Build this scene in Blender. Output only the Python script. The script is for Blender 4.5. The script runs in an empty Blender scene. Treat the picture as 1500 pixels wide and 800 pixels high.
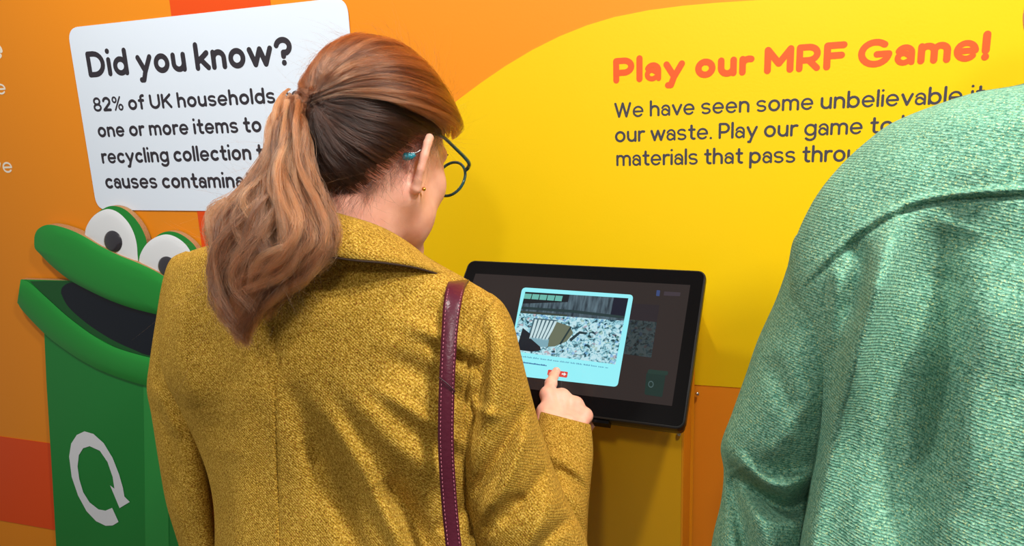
import bpy, math, random
import numpy as np
from mathutils import Vector, Matrix

rng = np.random.default_rng(7)
random.seed(7)
D = bpy.data
scene = bpy.context.scene
COL = scene.collection
rad = math.radians

# ------------------------------------------------------------------ camera
F_PX, CX, CY = 1040.0, 750.0, 400.0
YAW, PITCH, ROLL = rad(18.5), rad(12.6), rad(-2.45)
EYE = np.array([0.0, 0.0, 1.56])
fw = np.array([-math.sin(YAW) * math.cos(PITCH), math.cos(YAW) * math.cos(PITCH), -math.sin(PITCH)])
rt = np.array([math.cos(YAW), math.sin(YAW), 0.0])
up = np.cross(rt, fw)
RT = math.cos(ROLL) * rt + math.sin(ROLL) * up
UP = -math.sin(ROLL) * rt + math.cos(ROLL) * up
cam = D.cameras.new('camera')
cam.sensor_fit = 'HORIZONTAL'; cam.sensor_width = 36.0; cam.lens = F_PX / 1500 * 36.0
cam.clip_start = 0.02; cam.clip_end = 50
camo = D.objects.new('camera', cam); COL.objects.link(camo)
camo.matrix_world = Matrix(((RT[0], UP[0], -fw[0], EYE[0]), (RT[1], UP[1], -fw[1], EYE[1]),
                            (RT[2], UP[2], -fw[2], EYE[2]), (0, 0, 0, 1)))
scene.camera = camo

# ------------------------------------------------------------------ world and lights
vs = scene.view_settings
scene.display_settings.display_device = 'sRGB'
vs.view_transform = 'Standard'; vs.look = 'None'; vs.gamma = 1.0; vs.exposure = 0.0
vs.use_curve_mapping = False
w = D.worlds.new('room_light'); scene.world = w; w.use_nodes = True
w.node_tree.nodes['Background'].inputs[0].default_value = (1.0, 0.96, 0.92, 1)
w.node_tree.nodes['Background'].inputs[1].default_value = 0.24

def area(name, loc, target, size, power, color=(1, .96, .9), spread=180):
    l = D.lights.new(name, 'AREA'); l.shape = 'DISK'; l.size = size; l.energy = power; l.color = color
    l.spread = rad(spread)
    o = D.objects.new(name, l); COL.objects.link(o); o.location = loc
    o.rotation_euler = (Vector(target) - Vector(loc)).to_track_quat('-Z', 'Y').to_euler()
    return o
area('ceiling_spotlight', (0.42, 0.34, 2.72), (0.0, .95, 1.3), 0.14, 18)
area('ceiling_spotlight', (0.05, -1.15, 2.62), (0.0, 1.0, 1.15), 0.16, 11)
area('ceiling_spotlight', (-1.0, 0.30, 2.72), (-0.9, 1.2, 1.5), 0.14, 17)
area('ceiling_spotlight', (0.85, 0.15, 2.72), (0.45, .6, 1.4), 0.16, 8, spread=80)
area('ceiling_lamp', (-0.4, -1.2, 2.7), (-0.3, 1.0, 1.2), 0.8, 4)

# ------------------------------------------------------------------ helpers
def ray(px, py):
    px = np.asarray(px, float); py = np.asarray(py, float)
    return fw + ((px - CX) / F_PX)[..., None] * RT - ((py - CY) / F_PX)[..., None] * UP
def at(px, py, d):
    """point seen at photo pixel (px,py), d metres ahead of the camera"""
    return EYE + ray(px, py) * np.asarray(d, float)[..., None]
def on_plane(px, py, p0, n):
    r = ray(px, py); t = ((np.asarray(p0) - EYE) @ n) / (r @ n)
    return EYE + r * np.asarray(t)[..., None]
WALL_Y = 1.21
def on_wall(px, py, off=0.0):
    return on_plane(px, py, np.array([0, WALL_Y - off, 0]), np.array([0, 1.0, 0]))
def depth_of(p): return float((np.asarray(p) - EYE) @ fw)
def px_of(p):
    q = np.asarray(p) - EYE; z = q @ fw
    return np.stack([CX + F_PX * (q @ RT) / z, CY - F_PX * (q @ UP) / z], -1)

def srgb(r, g, b):
    return tuple(((c / 255) / 12.92 if c / 255 <= 0.04045 else ((c / 255 + 0.055) / 1.055) ** 2.4) for c in (r, g, b)) + (1,)

def tag(o, label=None, cat=None, group=None, kind=None):
    if label: o['label'] = label
    if cat: o['category'] = cat
    if group: o['group'] = group
    if kind: o['kind'] = kind
    return o
def world_loc(o):
    v = Vector((0, 0, 0))
    while o: v += o.location; o = o.parent
    return np.array(v)
def empty(name, loc):
    o = D.objects.new(name, None); COL.objects.link(o); o.location = loc; o.empty_display_size = 0.05
    return o
def mesh(name, V, Fc, mat, parent=None, origin=None, smooth=True):
    """V in world coordinates"""
    V = np.asarray(V, float)
    base = world_loc(parent) if parent else np.zeros(3)
    if origin is None: origin = base if parent else np.zeros(3)
    me = D.meshes.new(name)
    me.from_pydata((V - origin).tolist(), [], Fc if isinstance(Fc, list) and isinstance(Fc[0], list) else [tuple(int(i) for i in f) for f in Fc])
    if smooth: me.polygons.foreach_set('use_smooth', [True] * len(me.polygons))
    me.materials.append(mat); me.update()
    o = D.objects.new(name, me); COL.objects.link(o)
    if parent: o.parent = parent
    o.location = Vector(np.asarray(origin) - base)
    return o
def join(parts):
    Vs, Fs, n = [], [], 0
    for V, Fc in parts:
        Vs.append(np.asarray(V, float)); Fs += [tuple(int(i) + n for i in f) for f in Fc]; n += len(V)
    return np.concatenate(Vs), Fs

def catmull(P, n):
    """smooth interpolation of rows P (k,dim) at n samples"""
    P = np.asarray(P, float); k = len(P)
    t = np.linspace(0, k - 1, n); i = np.clip(t.astype(int), 0, k - 2); f = (t - i)[:, None]
    g = lambda j: P[np.clip(j, 0, k - 1)]
    p0, p1, p2, p3 = g(i - 1), g(i), g(i + 1), g(i + 2)
    return 0.5 * (2 * p1 + (p2 - p0) * f + (2 * p0 - 5 * p1 + 4 * p2 - p3) * f * f + (3 * p1 - p0 - 3 * p2 + p3) * f ** 3)

def seg_dist(Q, poly):
    """distance of points Q (n,2) to polyline, and the fraction along it"""
    poly = np.asarray(poly, float); best = np.full(len(Q), 1e9); frac = np.zeros(len(Q)); n = len(poly) - 1
    for k in range(n):
        a, b = poly[k], poly[k + 1]; ab = b - a
        t = np.clip(((Q - a) @ ab) / (ab @ ab), 0, 1); d = np.linalg.norm(Q - a - t[:, None] * ab, axis=1)
        m = d < best; best[m] = d[m]; frac[m] = (k + t[m]) / n
    return best, frac

def cloth_loft(rows, nu=180, nv=200, folds=(), p=2.3, wob=0.0, cap=True):
    """A closed garment tube.  rows: xl,yl,xr,yr (photo pixels of both silhouettes), depth left, depth right, half thickness near, far.
    folds: (polyline px, width px, height m) raised towards the viewer's side."""
    R = catmull(rows, nv)
    th = np.linspace(0, 2 * np.pi, nu, endpoint=False)
    c, s = np.cos(th), np.sin(th)
    u = -np.sign(c) * np.abs(c) ** (2 / p); q = np.sign(s) * np.abs(s) ** (2 / p)
    L, Rr = R[:, 0:2], R[:, 2:4]
    f = (u[None] + 1) / 2
    X = L[:, None, 0] * (1 - f) + Rr[:, None, 0] * f; Y = L[:, None, 1] * (1 - f) + Rr[:, None, 1] * f
    d = R[:, 4, None] * (1 - f) + R[:, 5, None] * f
    T = np.where(q > 0, R[:, 6, None], R[:, 7, None])
    d = d - T * q
    Xf, Yf, df = X.ravel(), Y.ravel(), d.ravel()
    Q = np.stack([Xf, Yf], 1); front = np.clip(np.tile(q, nv) * 1.6, 0, 1)
    for poly, wd, h in folds:
        dist, fr = seg_dist(Q, catmull(poly, 14) if len(poly) > 2 else poly)
        end = np.clip(np.minimum(fr, 1 - fr) * 5, 0, 1) if len(poly) > 1 else 1
        df = df - h * np.exp(-(dist / wd) ** 2) * front * (0.25 + 0.75 * end)
    if wob:
        df = df - wob * (np.sin(Xf * .021 + Yf * .013) * np.sin(Yf * .017 - Xf * .008 + 1.3) + .5 * np.sin(Xf * .05 - Yf * .031)) * front
    V = at(Xf, Yf, df)
    A = (np.arange(nv - 1) * nu)[:, None]; I = np.arange(nu)[None]; I2 = (I + 1) % nu
    Fc = np.stack([A + I, A + I2, A + nu + I2, A + nu + I], -1).reshape(-1, 4).tolist()
    if cap:
        Fc.append(tuple(range(nu))[::-1]); Fc.append(tuple((nv - 1) * nu + i for i in range(nu)))
    return V, Fc

def tube(P, r, n=10, caps=True, flat=None):
    """tube along world points; r scalar or per-point; flat=(normal, ratio) squashes it"""
    P = np.asarray(P, float); k = len(P); r = np.broadcast_to(np.asarray(r, float), (k,))
    T = np.gradient(P, axis=0); T /= np.linalg.norm(T, axis=1)[:, None] + 1e-12
    a = np.array([0, 0, 1.0]) if abs(T[0][2]) < .9 else np.array([1.0, 0, 0])
    A = []; cur = a
    for t in T:
        cur = cur - t * (cur @ t); cur = cur / np.linalg.norm(cur); A.append(cur)
    A = np.array(A); B = np.cross(T, A)
    th = np.linspace(0, 2 * np.pi, n, endpoint=False)
    V = P[:, None] + r[:, None, None] * (np.cos(th)[None, :, None] * A[:, None] + np.sin(th)[None, :, None] * B[:, None])
    V = V.reshape(-1, 3); Fc = []
    for j in range(k - 1):
        for i in range(n):
            Fc.append((j * n + i, j * n + (i + 1) % n, (j + 1) * n + (i + 1) % n, (j + 1) * n + i))
    if caps: Fc.append(tuple(range(n))[::-1]); Fc.append(tuple((k - 1) * n + i for i in range(n)))
    return V, Fc
def box(c, h, ax=None):
    ax = np.eye(3) if ax is None else np.asarray(ax)
    c = np.asarray(c, float); s = [(-1, -1, -1), (1, -1, -1), (1, 1, -1), (-1, 1, -1), (-1, -1, 1), (1, -1, 1), (1, 1, 1), (-1, 1, 1)]
    V = [c + sum(k * hh * a for k, hh, a in zip(q, h, ax)) for q in s]
    return np.array(V), [(0, 3, 2, 1), (4, 5, 6, 7), (0, 1, 5, 4), (1, 2, 6, 5), (2, 3, 7, 6), (3, 0, 4, 7)]
def prism(P, n, t):
    """polygon of world points P, extruded by t against normal n"""
    P = np.asarray(P, float); k = len(P); n = np.asarray(n, float)
    V = np.concatenate([P, P - n * t])
    return V, [tuple(range(k)), tuple(range(2 * k - 1, k - 1, -1))] + [(i, i + k, (i + 1) % k + k, (i + 1) % k) for i in range(k)]
def ball(c, r, nu=20, nv=12):
    r = np.broadcast_to(np.asarray(r, float), (3,)); V = []; Fc = []
    for j in range(nv + 1):
        p = math.pi * j / nv
        for i in range(nu):
            a = 2 * math.pi * i / nu; V.append(np.array([math.sin(p) * math.cos(a), math.sin(p) * math.sin(a), math.cos(p)]) * r + c)
    for j in range(nv):
        for i in range(nu): Fc.append((j * nu + i, (j + 1) * nu + i, (j + 1) * nu + (i + 1) % nu, j * nu + (i + 1) % nu))
    return np.array(V), Fc

# ------------------------------------------------------------------ implicit surfaces
def grid(lo, hi, h):
    ax = [np.arange(lo[i], hi[i] + h, h) for i in range(3)]
    return np.stack(np.meshgrid(*ax, indexing='ij'), -1)
def cone(P, a, b, r1, r2):
    a, b = np.asarray(a, float), np.asarray(b, float); ab = b - a
    t = np.clip(((P - a) @ ab) / (ab @ ab + 1e-12), 0, 1)
    return np.linalg.norm(P - a - t[..., None] * ab, axis=-1) - (r1 + (r2 - r1) * t)
def ell(P, c, r, M=None):
    q = P - np.asarray(c, float)
    if M is not None: q = q @ np.asarray(M).T
    r = np.asarray(r, float); k = np.linalg.norm(q / r, axis=-1); g = np.linalg.norm(q / (r * r), axis=-1) + 1e-9
    return k * (k - 1) / g
def smin(a, b, k):
    h = np.clip(.5 + .5 * (b - a) / k, 0, 1); return b * (1 - h) + a * h - k * h * (1 - h)
def smax(a, b, k): return -smin(-a, -b, k)
def nets(S, lo, h):
    ins = S < 0; nx, ny, nz = S.shape
    C = np.zeros((nx - 1, ny - 1, nz - 1, 3)); N = np.zeros((nx - 1, ny - 1, nz - 1))
    idx = np.stack(np.meshgrid(*[np.arange(n - 1) for n in S.shape], indexing='ij'), -1).astype(float)
    co = [(i, j, k) for i in (0, 1) for j in (0, 1) for k in (0, 1)]
    sl = lambda c: tuple(slice(c[a], S.shape[a] - 1 + c[a]) for a in range(3))
    for c in co:
        for a in range(3):
            if c[a]: continue
            e = list(c); e[a] = 1
            s0, s1 = S[sl(c)], S[sl(e)]; m = (s0 < 0) != (s1 < 0)
            t = np.where(m, s0 / np.where(m, s0 - s1, 1), 0)
            p = np.zeros(3); p[:] = c
            for b in range(3):
                C[..., b] += np.where(m, (p[b] + (t if b == a else 0)), 0)
            N += m
    act = N > 0; vid = np.full(act.shape, -1); vid[act] = np.arange(act.sum())
    V = (idx[act] + C[act] / N[act][:, None]) * h + np.asarray(lo)
    Fs = []
    for a in range(3):
        b, c = (a + 1) % 3, (a + 2) % 3
        s0 = [slice(None)] * 3; s1 = [slice(None)] * 3
        s0[a] = slice(0, S.shape[a] - 1); s1[a] = slice(1, S.shape[a])
        for x in (b, c): s0[x] = slice(1, S.shape[x] - 1); s1[x] = slice(1, S.shape[x] - 1)
        i0, i1 = ins[tuple(s0)], ins[tuple(s1)]; m = i0 != i1
        q = np.argwhere(m); off = np.zeros(3, int); off[b] = 1; off[c] = 1; q = q + off
        fl = i0[m]
        def cell(db, dc):
            z = q.copy(); z[:, b] -= db; z[:, c] -= dc; return vid[z[:, 0], z[:, 1], z[:, 2]]
        A = np.stack([cell(1, 1), cell(0, 1), cell(0, 0), cell(1, 0)], 1)
        A[~fl] = A[~fl][:, ::-1]
        Fs.append(A)
    return V, np.concatenate(Fs)

# ------------------------------------------------------------------ materials
def newmat(name):
    m = D.materials.new(name); m.use_nodes = True; nt = m.node_tree
    return m, nt, nt.nodes['Principled BSDF']
def plain(name, col, rough=.5, metal=0, spec=.5, bump=0, bscale=200, coat=0, var=0.0):
    m, nt, b = newmat(name)
    b.inputs['Base Color'].default_value = col; b.inputs['Roughness'].default_value = rough
    b.inputs['Metallic'].default_value = metal; b.inputs['Specular IOR Level'].default_value = spec
    b.inputs['Coat Weight'].default_value = coat
    if bump or var:
        tc = nt.nodes.new('ShaderNodeTexCoord'); n = nt.nodes.new('ShaderNodeTexNoise'); n.inputs['Scale'].default_value = bscale
        n.inputs['Detail'].default_value = 3
        nt.links.new(tc.outputs['Object'], n.inputs['Vector'])
        if bump:
            bp = nt.nodes.new('ShaderNodeBump'); bp.inputs['Strength'].default_value = bump; bp.inputs['Distance'].default_value = .001
            nt.links.new(n.outputs[0], bp.inputs['Height']); nt.links.new(bp.outputs[0], b.inputs['Normal'])
        if var:
            hs = nt.nodes.new('ShaderNodeHueSaturation'); hs.inputs['Color'].default_value = col
            mr = nt.nodes.new('ShaderNodeMapRange'); mr.inputs[3].default_value = 1 - var; mr.inputs[4].default_value = 1 + var
            nt.links.new(n.outputs[0], mr.inputs[0]); nt.links.new(mr.outputs[0], hs.inputs['Value']); nt.links.new(hs.outputs[0], b.inputs['Base Color'])
    return m
def glow(name, col, strength=1.0, rough=.12):
    m, nt, b = newmat(name)
    b.inputs['Base Color'].default_value = (.004, .004, .004, 1); b.inputs['Roughness'].default_value = rough
    b.inputs['Emission Color'].default_value = col; b.inputs['Emission Strength'].default_value = strength
    b.inputs['Specular IOR Level'].default_value = .3
    return m
def wool(name, dark, mid, light, fleck, scale=1.0, twill=(.6, .3, .75), pitch=2.6e-3, bump=.6):
    """woven wool: speckled yarns over a fine diagonal twill"""
    m, nt, b = newmat(name); N = nt.nodes.new; Lk = nt.links.new
    tc = N('ShaderNodeTexCoord')
    n1 = N('ShaderNodeTexNoise'); n1.inputs['Scale'].default_value = 420 * scale; n1.inputs['Detail'].default_value = 3; n1.inputs['Roughness'].default_value = .75
    n2 = N('ShaderNodeTexNoise'); n2.inputs['Scale'].default_value = 900 * scale; n2.inputs['Detail'].default_value = 1
    n3 = N('ShaderNodeTexNoise'); n3.inputs['Scale'].default_value = 28; n3.inputs['Detail'].default_value = 3
    for n in (n1, n2, n3): Lk(tc.outputs['Object'], n.inputs['Vector'])
    r1 = N('ShaderNodeValToRGB'); e = r1.color_ramp.elements
    e[0].position = .34; e[0].color = dark; e[1].position = .64; e[1].color = light
    x = e.new(.48); x.color = mid
    Lk(n1.outputs[0], r1.inputs[0])
    r2 = N('ShaderNodeValToRGB'); r2.color_ramp.elements[0].position = .60; r2.color_ramp.elements[1].position = .68
    Lk(n2.outputs[0], r2.inputs[0])
    mx = N('ShaderNodeMix'); mx.data_type = 'RGBA'; Lk(r2.outputs[0], mx.inputs[0]); Lk(r1.outputs[0], mx.inputs[6]); mx.inputs[7].default_value = fleck
    hs = N('ShaderNodeHueSaturation'); mr = N('ShaderNodeMapRange'); mr.inputs[3].default_value = .82; mr.inputs[4].default_value = 1.18
    Lk(n3.outputs[0], mr.inputs[0]); Lk(mr.outputs[0], hs.inputs['Value']); Lk(mx.outputs[2], hs.inputs['Color'])
    # twill ribs
    vm = N('ShaderNodeVectorMath'); vm.operation = 'DOT_PRODUCT'; k = np.array(twill) / np.linalg.norm(twill)
    vm.inputs[1].default_value = tuple(k * (2 * math.pi / pitch)); Lk(tc.outputs['Object'], vm.inputs[0])
    ad = N('ShaderNodeMath'); ad.operation = 'MULTIPLY_ADD'; Lk(n1.outputs[0], ad.inputs[0]); ad.inputs[1].default_value = 9; Lk(vm.outputs['Value'], ad.inputs[2])
    si = N('ShaderNodeMath'); si.operation = 'SINE'; Lk(ad.outputs[0], si.inputs[0])
    mr2 = N('ShaderNodeMapRange'); mr2.inputs[1].default_value = -1; mr2.inputs[3].default_value = .92; mr2.inputs[4].default_value = 1.06; Lk(si.outputs[0], mr2.inputs[0])
    hs2 = N('ShaderNodeHueSaturation'); Lk(hs.outputs[0], hs2.inputs['Color']); Lk(mr2.outputs[0], hs2.inputs['Value'])
    Lk(hs2.outputs[0], b.inputs['Base Color'])
    hsum = N('ShaderNodeMath'); hsum.operation = 'MULTIPLY_ADD'; Lk(si.outputs[0], hsum.inputs[0]); hsum.inputs[1].default_value = .12; Lk(n1.outputs[0], hsum.inputs[2])
    bp = N('ShaderNodeBump'); bp.inputs['Strength'].default_value = bump; bp.inputs['Distance'].default_value = .0022
    Lk(hsum.outputs[0], bp.inputs['Height']); Lk(bp.outputs[0], b.inputs['Normal'])
    b.inputs['Roughness'].default_value = .95; b.inputs['Specular IOR Level'].default_value = .12
    b.inputs['Sheen Weight'].default_value = .25; b.inputs['Sheen Roughness'].default_value = .5; b.inputs['Sheen Tint'].default_value = light
    return m
def skinmat(name):
    m, nt, b = newmat(name); N = nt.nodes.new; Lk = nt.links.new
    tc = N('ShaderNodeTexCoord'); n = N('ShaderNodeTexNoise'); n.inputs['Scale'].default_value = 45; n.inputs['Detail'].default_value = 4
    Lk(tc.outputs['Object'], n.inputs['Vector'])
    r = N('ShaderNodeValToRGB'); r.color_ramp.elements[0].position = .3; r.color_ramp.elements[0].color = srgb(222, 160, 138)
    r.color_ramp.elements[1].position = .7; r.color_ramp.elements[1].color = srgb(238, 184, 162)
    Lk(n.outputs[0], r.inputs[0]); Lk(r.outputs[0], b.inputs['Base Color'])
    n2 = N('ShaderNodeTexNoise'); n2.inputs['Scale'].default_value = 700; Lk(tc.outputs['Object'], n2.inputs['Vector'])
    bp = N('ShaderNodeBump'); bp.inputs['Strength'].default_value = .25; bp.inputs['Distance'].default_value = .0006
    Lk(n2.outputs[0], bp.inputs['Height']); Lk(bp.outputs[0], b.inputs['Normal'])
    b.inputs['Roughness'].default_value = .5; b.inputs['Subsurface Weight'].default_value = .35
    b.inputs['Subsurface Radius'].default_value = (.012, .005, .003); b.inputs['Subsurface Scale'].default_value = .5
    b.inputs['Specular IOR Level'].default_value = .35
    return m
def hairmat(name, c0, c1, tip=None, rough=.3):
    m = D.materials.new(name); m.use_nodes = True; nt = m.node_tree; nt.nodes.clear(); N = nt.nodes.new; Lk = nt.links.new
    out = N('ShaderNodeOutputMaterial'); h = N('ShaderNodeBsdfHairPrincipled'); h.model = 'CHIANG'; h.parametrization = 'COLOR'
    hi = N('ShaderNodeHairInfo'); at_ = N('ShaderNodeAttribute'); at_.attribute_name = 'tint'; r = N('ShaderNodeValToRGB'); r.color_ramp.elements[0].color = c0; r.color_ramp.elements[1].color = c1
    Lk(at_.outputs['Fac'], r.inputs[0])
    h.inputs['Roughness'].default_value = rough; h.inputs['Radial Roughness'].default_value = .45; h.inputs['Coat'].default_value = .1
    h.inputs['Random Roughness'].default_value = .3
    if tip:
        mx = N('ShaderNodeMix'); mx.data_type = 'RGBA'; Lk(hi.outputs['Intercept'], mx.inputs[0]); Lk(r.outputs[0], mx.inputs[6]); mx.inputs[7].default_value = tip
        Lk(mx.outputs[2], h.inputs['Color'])
    else: Lk(r.outputs[0], h.inputs['Color'])
    Lk(h.outputs[0], out.inputs[0])
    return m
def strands(name, P, r0, mat, parent, tint=None):
    """P (n, k, 3) world points"""
    n, k, _ = P.shape
    hc = D.hair_curves.new(name); hc.add_curves([k] * n)
    base = world_loc(parent)
    hc.points.foreach_set('position', (P - base).astype(np.float32).ravel())
    a = hc.attributes.get('radius') or hc.attributes.new('radius', 'FLOAT', 'POINT')
    t = np.linspace(0, 1, k); r = r0 * (1 - .75 * t ** 2)
    a.data.foreach_set('value', np.tile(r, n).astype(np.float32))
    tn = hc.attributes.new('tint', 'FLOAT', 'CURVE'); tint = rng.uniform(0, 1, n) if tint is None else np.clip(tint, 0, 1)
    tn.data.foreach_set('value', tint.astype(np.float32))
    hc.materials.append(mat)
    o = D.objects.new(name, hc); COL.objects.link(o); o.parent = parent
    return o

M_ORANGE = plain('orange_print', srgb(233, 140, 26), .42, spec=.35, bump=.12, bscale=260)
M_RED = plain('red_orange_print', srgb(228, 78, 20), .42, spec=.35, bump=.12, bscale=260)
M_YELLOW = plain('yellow_print', srgb(232, 192, 4), .42, spec=.35, bump=.12, bscale=260)
M_PANEL = plain('white_print', srgb(224, 236, 250), .4, spec=.4)
M_CHAR = plain('charcoal_ink', srgb(48, 44, 52), .5)
M_INK = plain('navy_ink', srgb(58, 56, 66), .5)
M_ORINK = plain('orange_ink', srgb(226, 84, 22), .5)
M_WHITEINK = plain('white_ink', srgb(240, 232, 215), .5)
M_SKIN = skinmat('skin')
M_COAT = wool('mustard_tweed', srgb(96, 66, 16), srgb(160, 124, 34), srgb(214, 178, 84), srgb(142, 78, 36), scale=1.15)
M_GREEN = wool('green_wool', srgb(58, 104, 86), srgb(90, 142, 120), srgb(132, 178, 154), srgb(164, 184, 132), scale=.85, twill=(.25, .1, .95), pitch=2.5e-3, bump=.7)

# ------------------------------------------------------------------ the room
def structure(name, V, Fc, mat, smooth=False, parent=None):
    return tag(mesh(name, V, Fc, mat, smooth=smooth, parent=parent), kind='structure')
wall = structure('wall_back', *box((-0.4, WALL_Y + .05, 1.4), (2.9, .05, 1.4)), M_ORANGE)
M_FLOOR = plain('grey_floor', srgb(120, 116, 110), .6, var=.15, bscale=30)
M_CEIL = plain('white_ceiling', srgb(225, 222, 216), .8)
M_PAINT = plain('warm_paint', srgb(206, 196, 180), .8)
structure('floor', *box((-0.4, -.7, -.05), (2.9, 2.1, .05)), M_FLOOR)
WN = np.array([0, -1.0, 0])
def wall_print(name, px, mat, off, parent=wall):
    P = np.array([on_wall(x, y, off) for x, y in px])
    return mesh(name, *prism(P, WN, .0008), mat, parent=parent, smooth=False)
yel = [(1500, -22), (1300, -16), (1200, -9), (1115, 0), (1050, 4), (1000, 8.5), (950, 15), (900, 25), (860, 37), (820, 53), (780, 73), (740, 97), (705, 121), (670, 147),
       (640, 176), (612, 212), (592, 255), (580, 305), (580, 360), (590, 410), (610, 460), (650, 505), (700, 532), (780, 546), (900, 555.5), (1027, 564.4), (1079, 567.8), (1250, 581), (1500, 602)]
P = np.array([on_wall(x, y, .0012) for x, y in yel])
P = np.concatenate([P, [[2.4, WALL_Y - .0012, P[-1][2] + .0], [2.4, WALL_Y - .0012, P[0][2] + .02]]])
mesh('yellow_shape', *prism(P, WN, .0008), M_YELLOW, parent=wall, smooth=False)
wall_print('red_stripe', [(240, -60), (392, -60), (396, 8), (431, 310), (450, 480), (312, 480), (288.8, 310), (248, 0)], M_RED, .0010)
# lower stripe runs across the wall
a = [on_wall(0, 639.5, .0014), on_wall(73, 649.5, .0014), on_wall(81, 776.7, .0014), on_wall(0, 762.5, .0014)]
zt, zb = (a[0][2] + a[1][2]) / 2, (a[2][2] + a[3][2]) / 2
P = [a[0], a[1], [-.62, a[0][1], a[1][2]], [-.62, a[0][1], a[2][2]], a[2], a[3]]
sl = (a[1][2] - a[0][2]) / (a[1][0] - a[0][0])
P += [[a[3][0] - .6, a[0][1], a[3][2] - .6 * sl], [a[0][0] - .6, a[0][1], a[0][2] - .6 * sl]]
mesh('red_band', *prism(P, WN, .0008), M_RED, parent=wall, smooth=False)

# ------------------------------------------------------------------ lettering: round-ended strokes
def arc(cx, cy, rx, ry, a0, a1, n=None):
    n = n or max(4, int(abs(a1 - a0) / 15)); t = np.radians(np.linspace(a0, a1, n + 1))
    return [(cx + rx * math.cos(k), cy + ry * math.sin(k)) for k in t]
def glyph(ch, w):
    """strokes (skeleton) and right edge of the skeleton; x-height 1, baseline 0"""
    lo, hi = w / 2, 1 - w / 2; r = (hi - lo) / 2; m = .5; cap = 1.36 - w / 2; asc = 1.42 - w / 2; rx = r * .98; de = -.42 + w / 2
    if ch == 'o': return [arc(rx, m, rx, r, 0, 360, 28)], 2 * rx
    if ch == 'a':
        rb = r * .62; W = r * 1.55
        return [arc(W / 2, hi - W / 2 * .98, W / 2, W / 2 * .98, 160, 0) + [(W, lo)], [(W, lo + rb * 1.1)] + arc(W * .42, lo + rb, W * .42, rb, 75, 295) + [(W, lo + rb * .7)]], W
    if ch == 'b': return [[(0, asc), (0, lo)], arc(rx, m, rx, r, 0, 360, 28)], 2 * rx
    if ch == 'd': return [[(2 * rx, asc), (2 * rx, lo)], arc(rx, m, rx, r, 0, 360, 28)], 2 * rx
    if ch == 'p': return [[(0, hi), (0, de)], arc(rx, m, rx, r, 0, 360, 28)], 2 * rx
    if ch == 'g': return [arc(rx, m, rx, r, 0, 360, 28), [(2 * rx, hi)] + [(2 * rx, de + r * .8)] + arc(rx, de + r * .8, rx, r * .8, 0, -145)], 2 * rx
    if ch == 'c': return [arc(rx, m, rx, r, 50, 310)], 1.72 * rx
    if ch == 'e': return [[(.06, m), (2 * rx, m)] + arc(rx, m, rx, r, 0, 318, 26)], 2 * rx
    if ch == 'f': return [arc(.42, asc - .2, .22, .2, 75, 180) + [(.2, lo)], [(0, hi - .02), (.44, hi - .02)]], .46
    if ch == 't': return [[(.2, 1.22)] + [(.2, lo + .2)] + arc(.42, lo + .2, .22, .2, 180, 285), [(0, hi - .02), (.46, hi - .02)]], .48
    if ch in 'hn':
        R = r * .86; s = [[(0, asc if ch == 'h' else hi), (0, lo)], arc(R, hi - R, R, R, 180, 0) + [(2 * R, lo)]]; return s, 2 * R
    if ch == 'u':
        R = r * .86; return [[(0, hi)] + arc(R, lo + R, R, R, 180, 360), [(2 * R, hi), (2 * R, lo)]], 2 * R
    if ch == 'm':
        R = r * .74; return [[(0, hi), (0, lo)], arc(R, hi - R, R, R, 180, 0) + [(2 * R, lo)], arc(3 * R, hi - R, R, R, 180, 0) + [(4 * R, lo)]], 4 * R
    if ch == 'r': R = r * .86; return [[(0, hi), (0, lo)], arc(R, hi - R, R, R, 180, 70)], R * 1.2
    if ch == 'i': return [[(0, hi), (0, lo)], [(0, 1.30), (0, 1.301)]], 0
    if ch == 'l': return [[(0, asc), (0, lo)]], 0
    if ch == 'k': return [[(0, asc), (0, lo)], [(.6, hi), (0.02, .42)], [(.2, .58), (.64, lo)]], .62
    if ch == 's':
        q = r / 2; W = r * .80
        return [arc(W, hi - q, W, q, 35, 270) + arc(W, lo + q, W, q, 90, -145)], 2 * W
    if ch == 'v': return [[(0, hi), (.36, lo), (.72, hi)]], .72
    if ch == 'y': return [[(0, hi), (.37, lo + .02)], [(.74, hi), (.36, lo - .02), (.22, de), (.08, de)]], .74
    if ch == 'w': return [[(0, hi), (.29, lo), (.58, hi), (.87, lo), (1.16, hi)]], 1.16
    if ch == '.': return [[(0, lo), (0, lo + .001)]], 0
    if ch == '!': return [[(0, cap), (0, .46)], [(0, lo), (0, lo + .001)]], 0
    if ch == '?': return [arc(.36, cap - .32, .36, .32, 165, -60) + [(.36, .62), (.36, .46)], [(.36, lo), (.36, lo + .001)]], .74
    if ch == 'D': H = (cap - lo) / 2; return [[(0, lo), (0, cap), (.34, cap)] + arc(.34, lo + H, .58, H, 88, -88) + [(.34, lo), (0, lo)]], .92
    if ch == 'U': R = .44; return [[(0, cap)] + arc(R, lo + R, R, R, 180, 360) + [(2 * R, cap)]], 2 * R
    if ch == 'K': return [[(0, cap), (0, lo)], [(.78, cap), (.02, .58)], [(.28, .8), (.82, lo)]], .82
    if ch in 'PR':
        h = (cap - .56) / 2; s = [[(0, lo), (0, cap), (.4, cap)] + arc(.4, cap - h, .36, h, 88, -88) + [(0, .56)]]
        if ch == 'R': s.append([(.4, .56), (.76, lo)])
        return s, .78
    if ch == 'F': return [[(0, lo), (0, cap), (.68, cap)], [(0, .70), (.6, .70)]], .66
    if ch == 'M': return [[(0, lo), (0, cap), (.5, .5), (1.0, cap), (1.0, lo)]], 1.0
    if ch == 'G': H = (cap - lo) / 2; return [arc(.56, lo + H, .56, H, 48, 350) + [(1.12, .62), (.64, .62)]], 1.12
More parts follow.
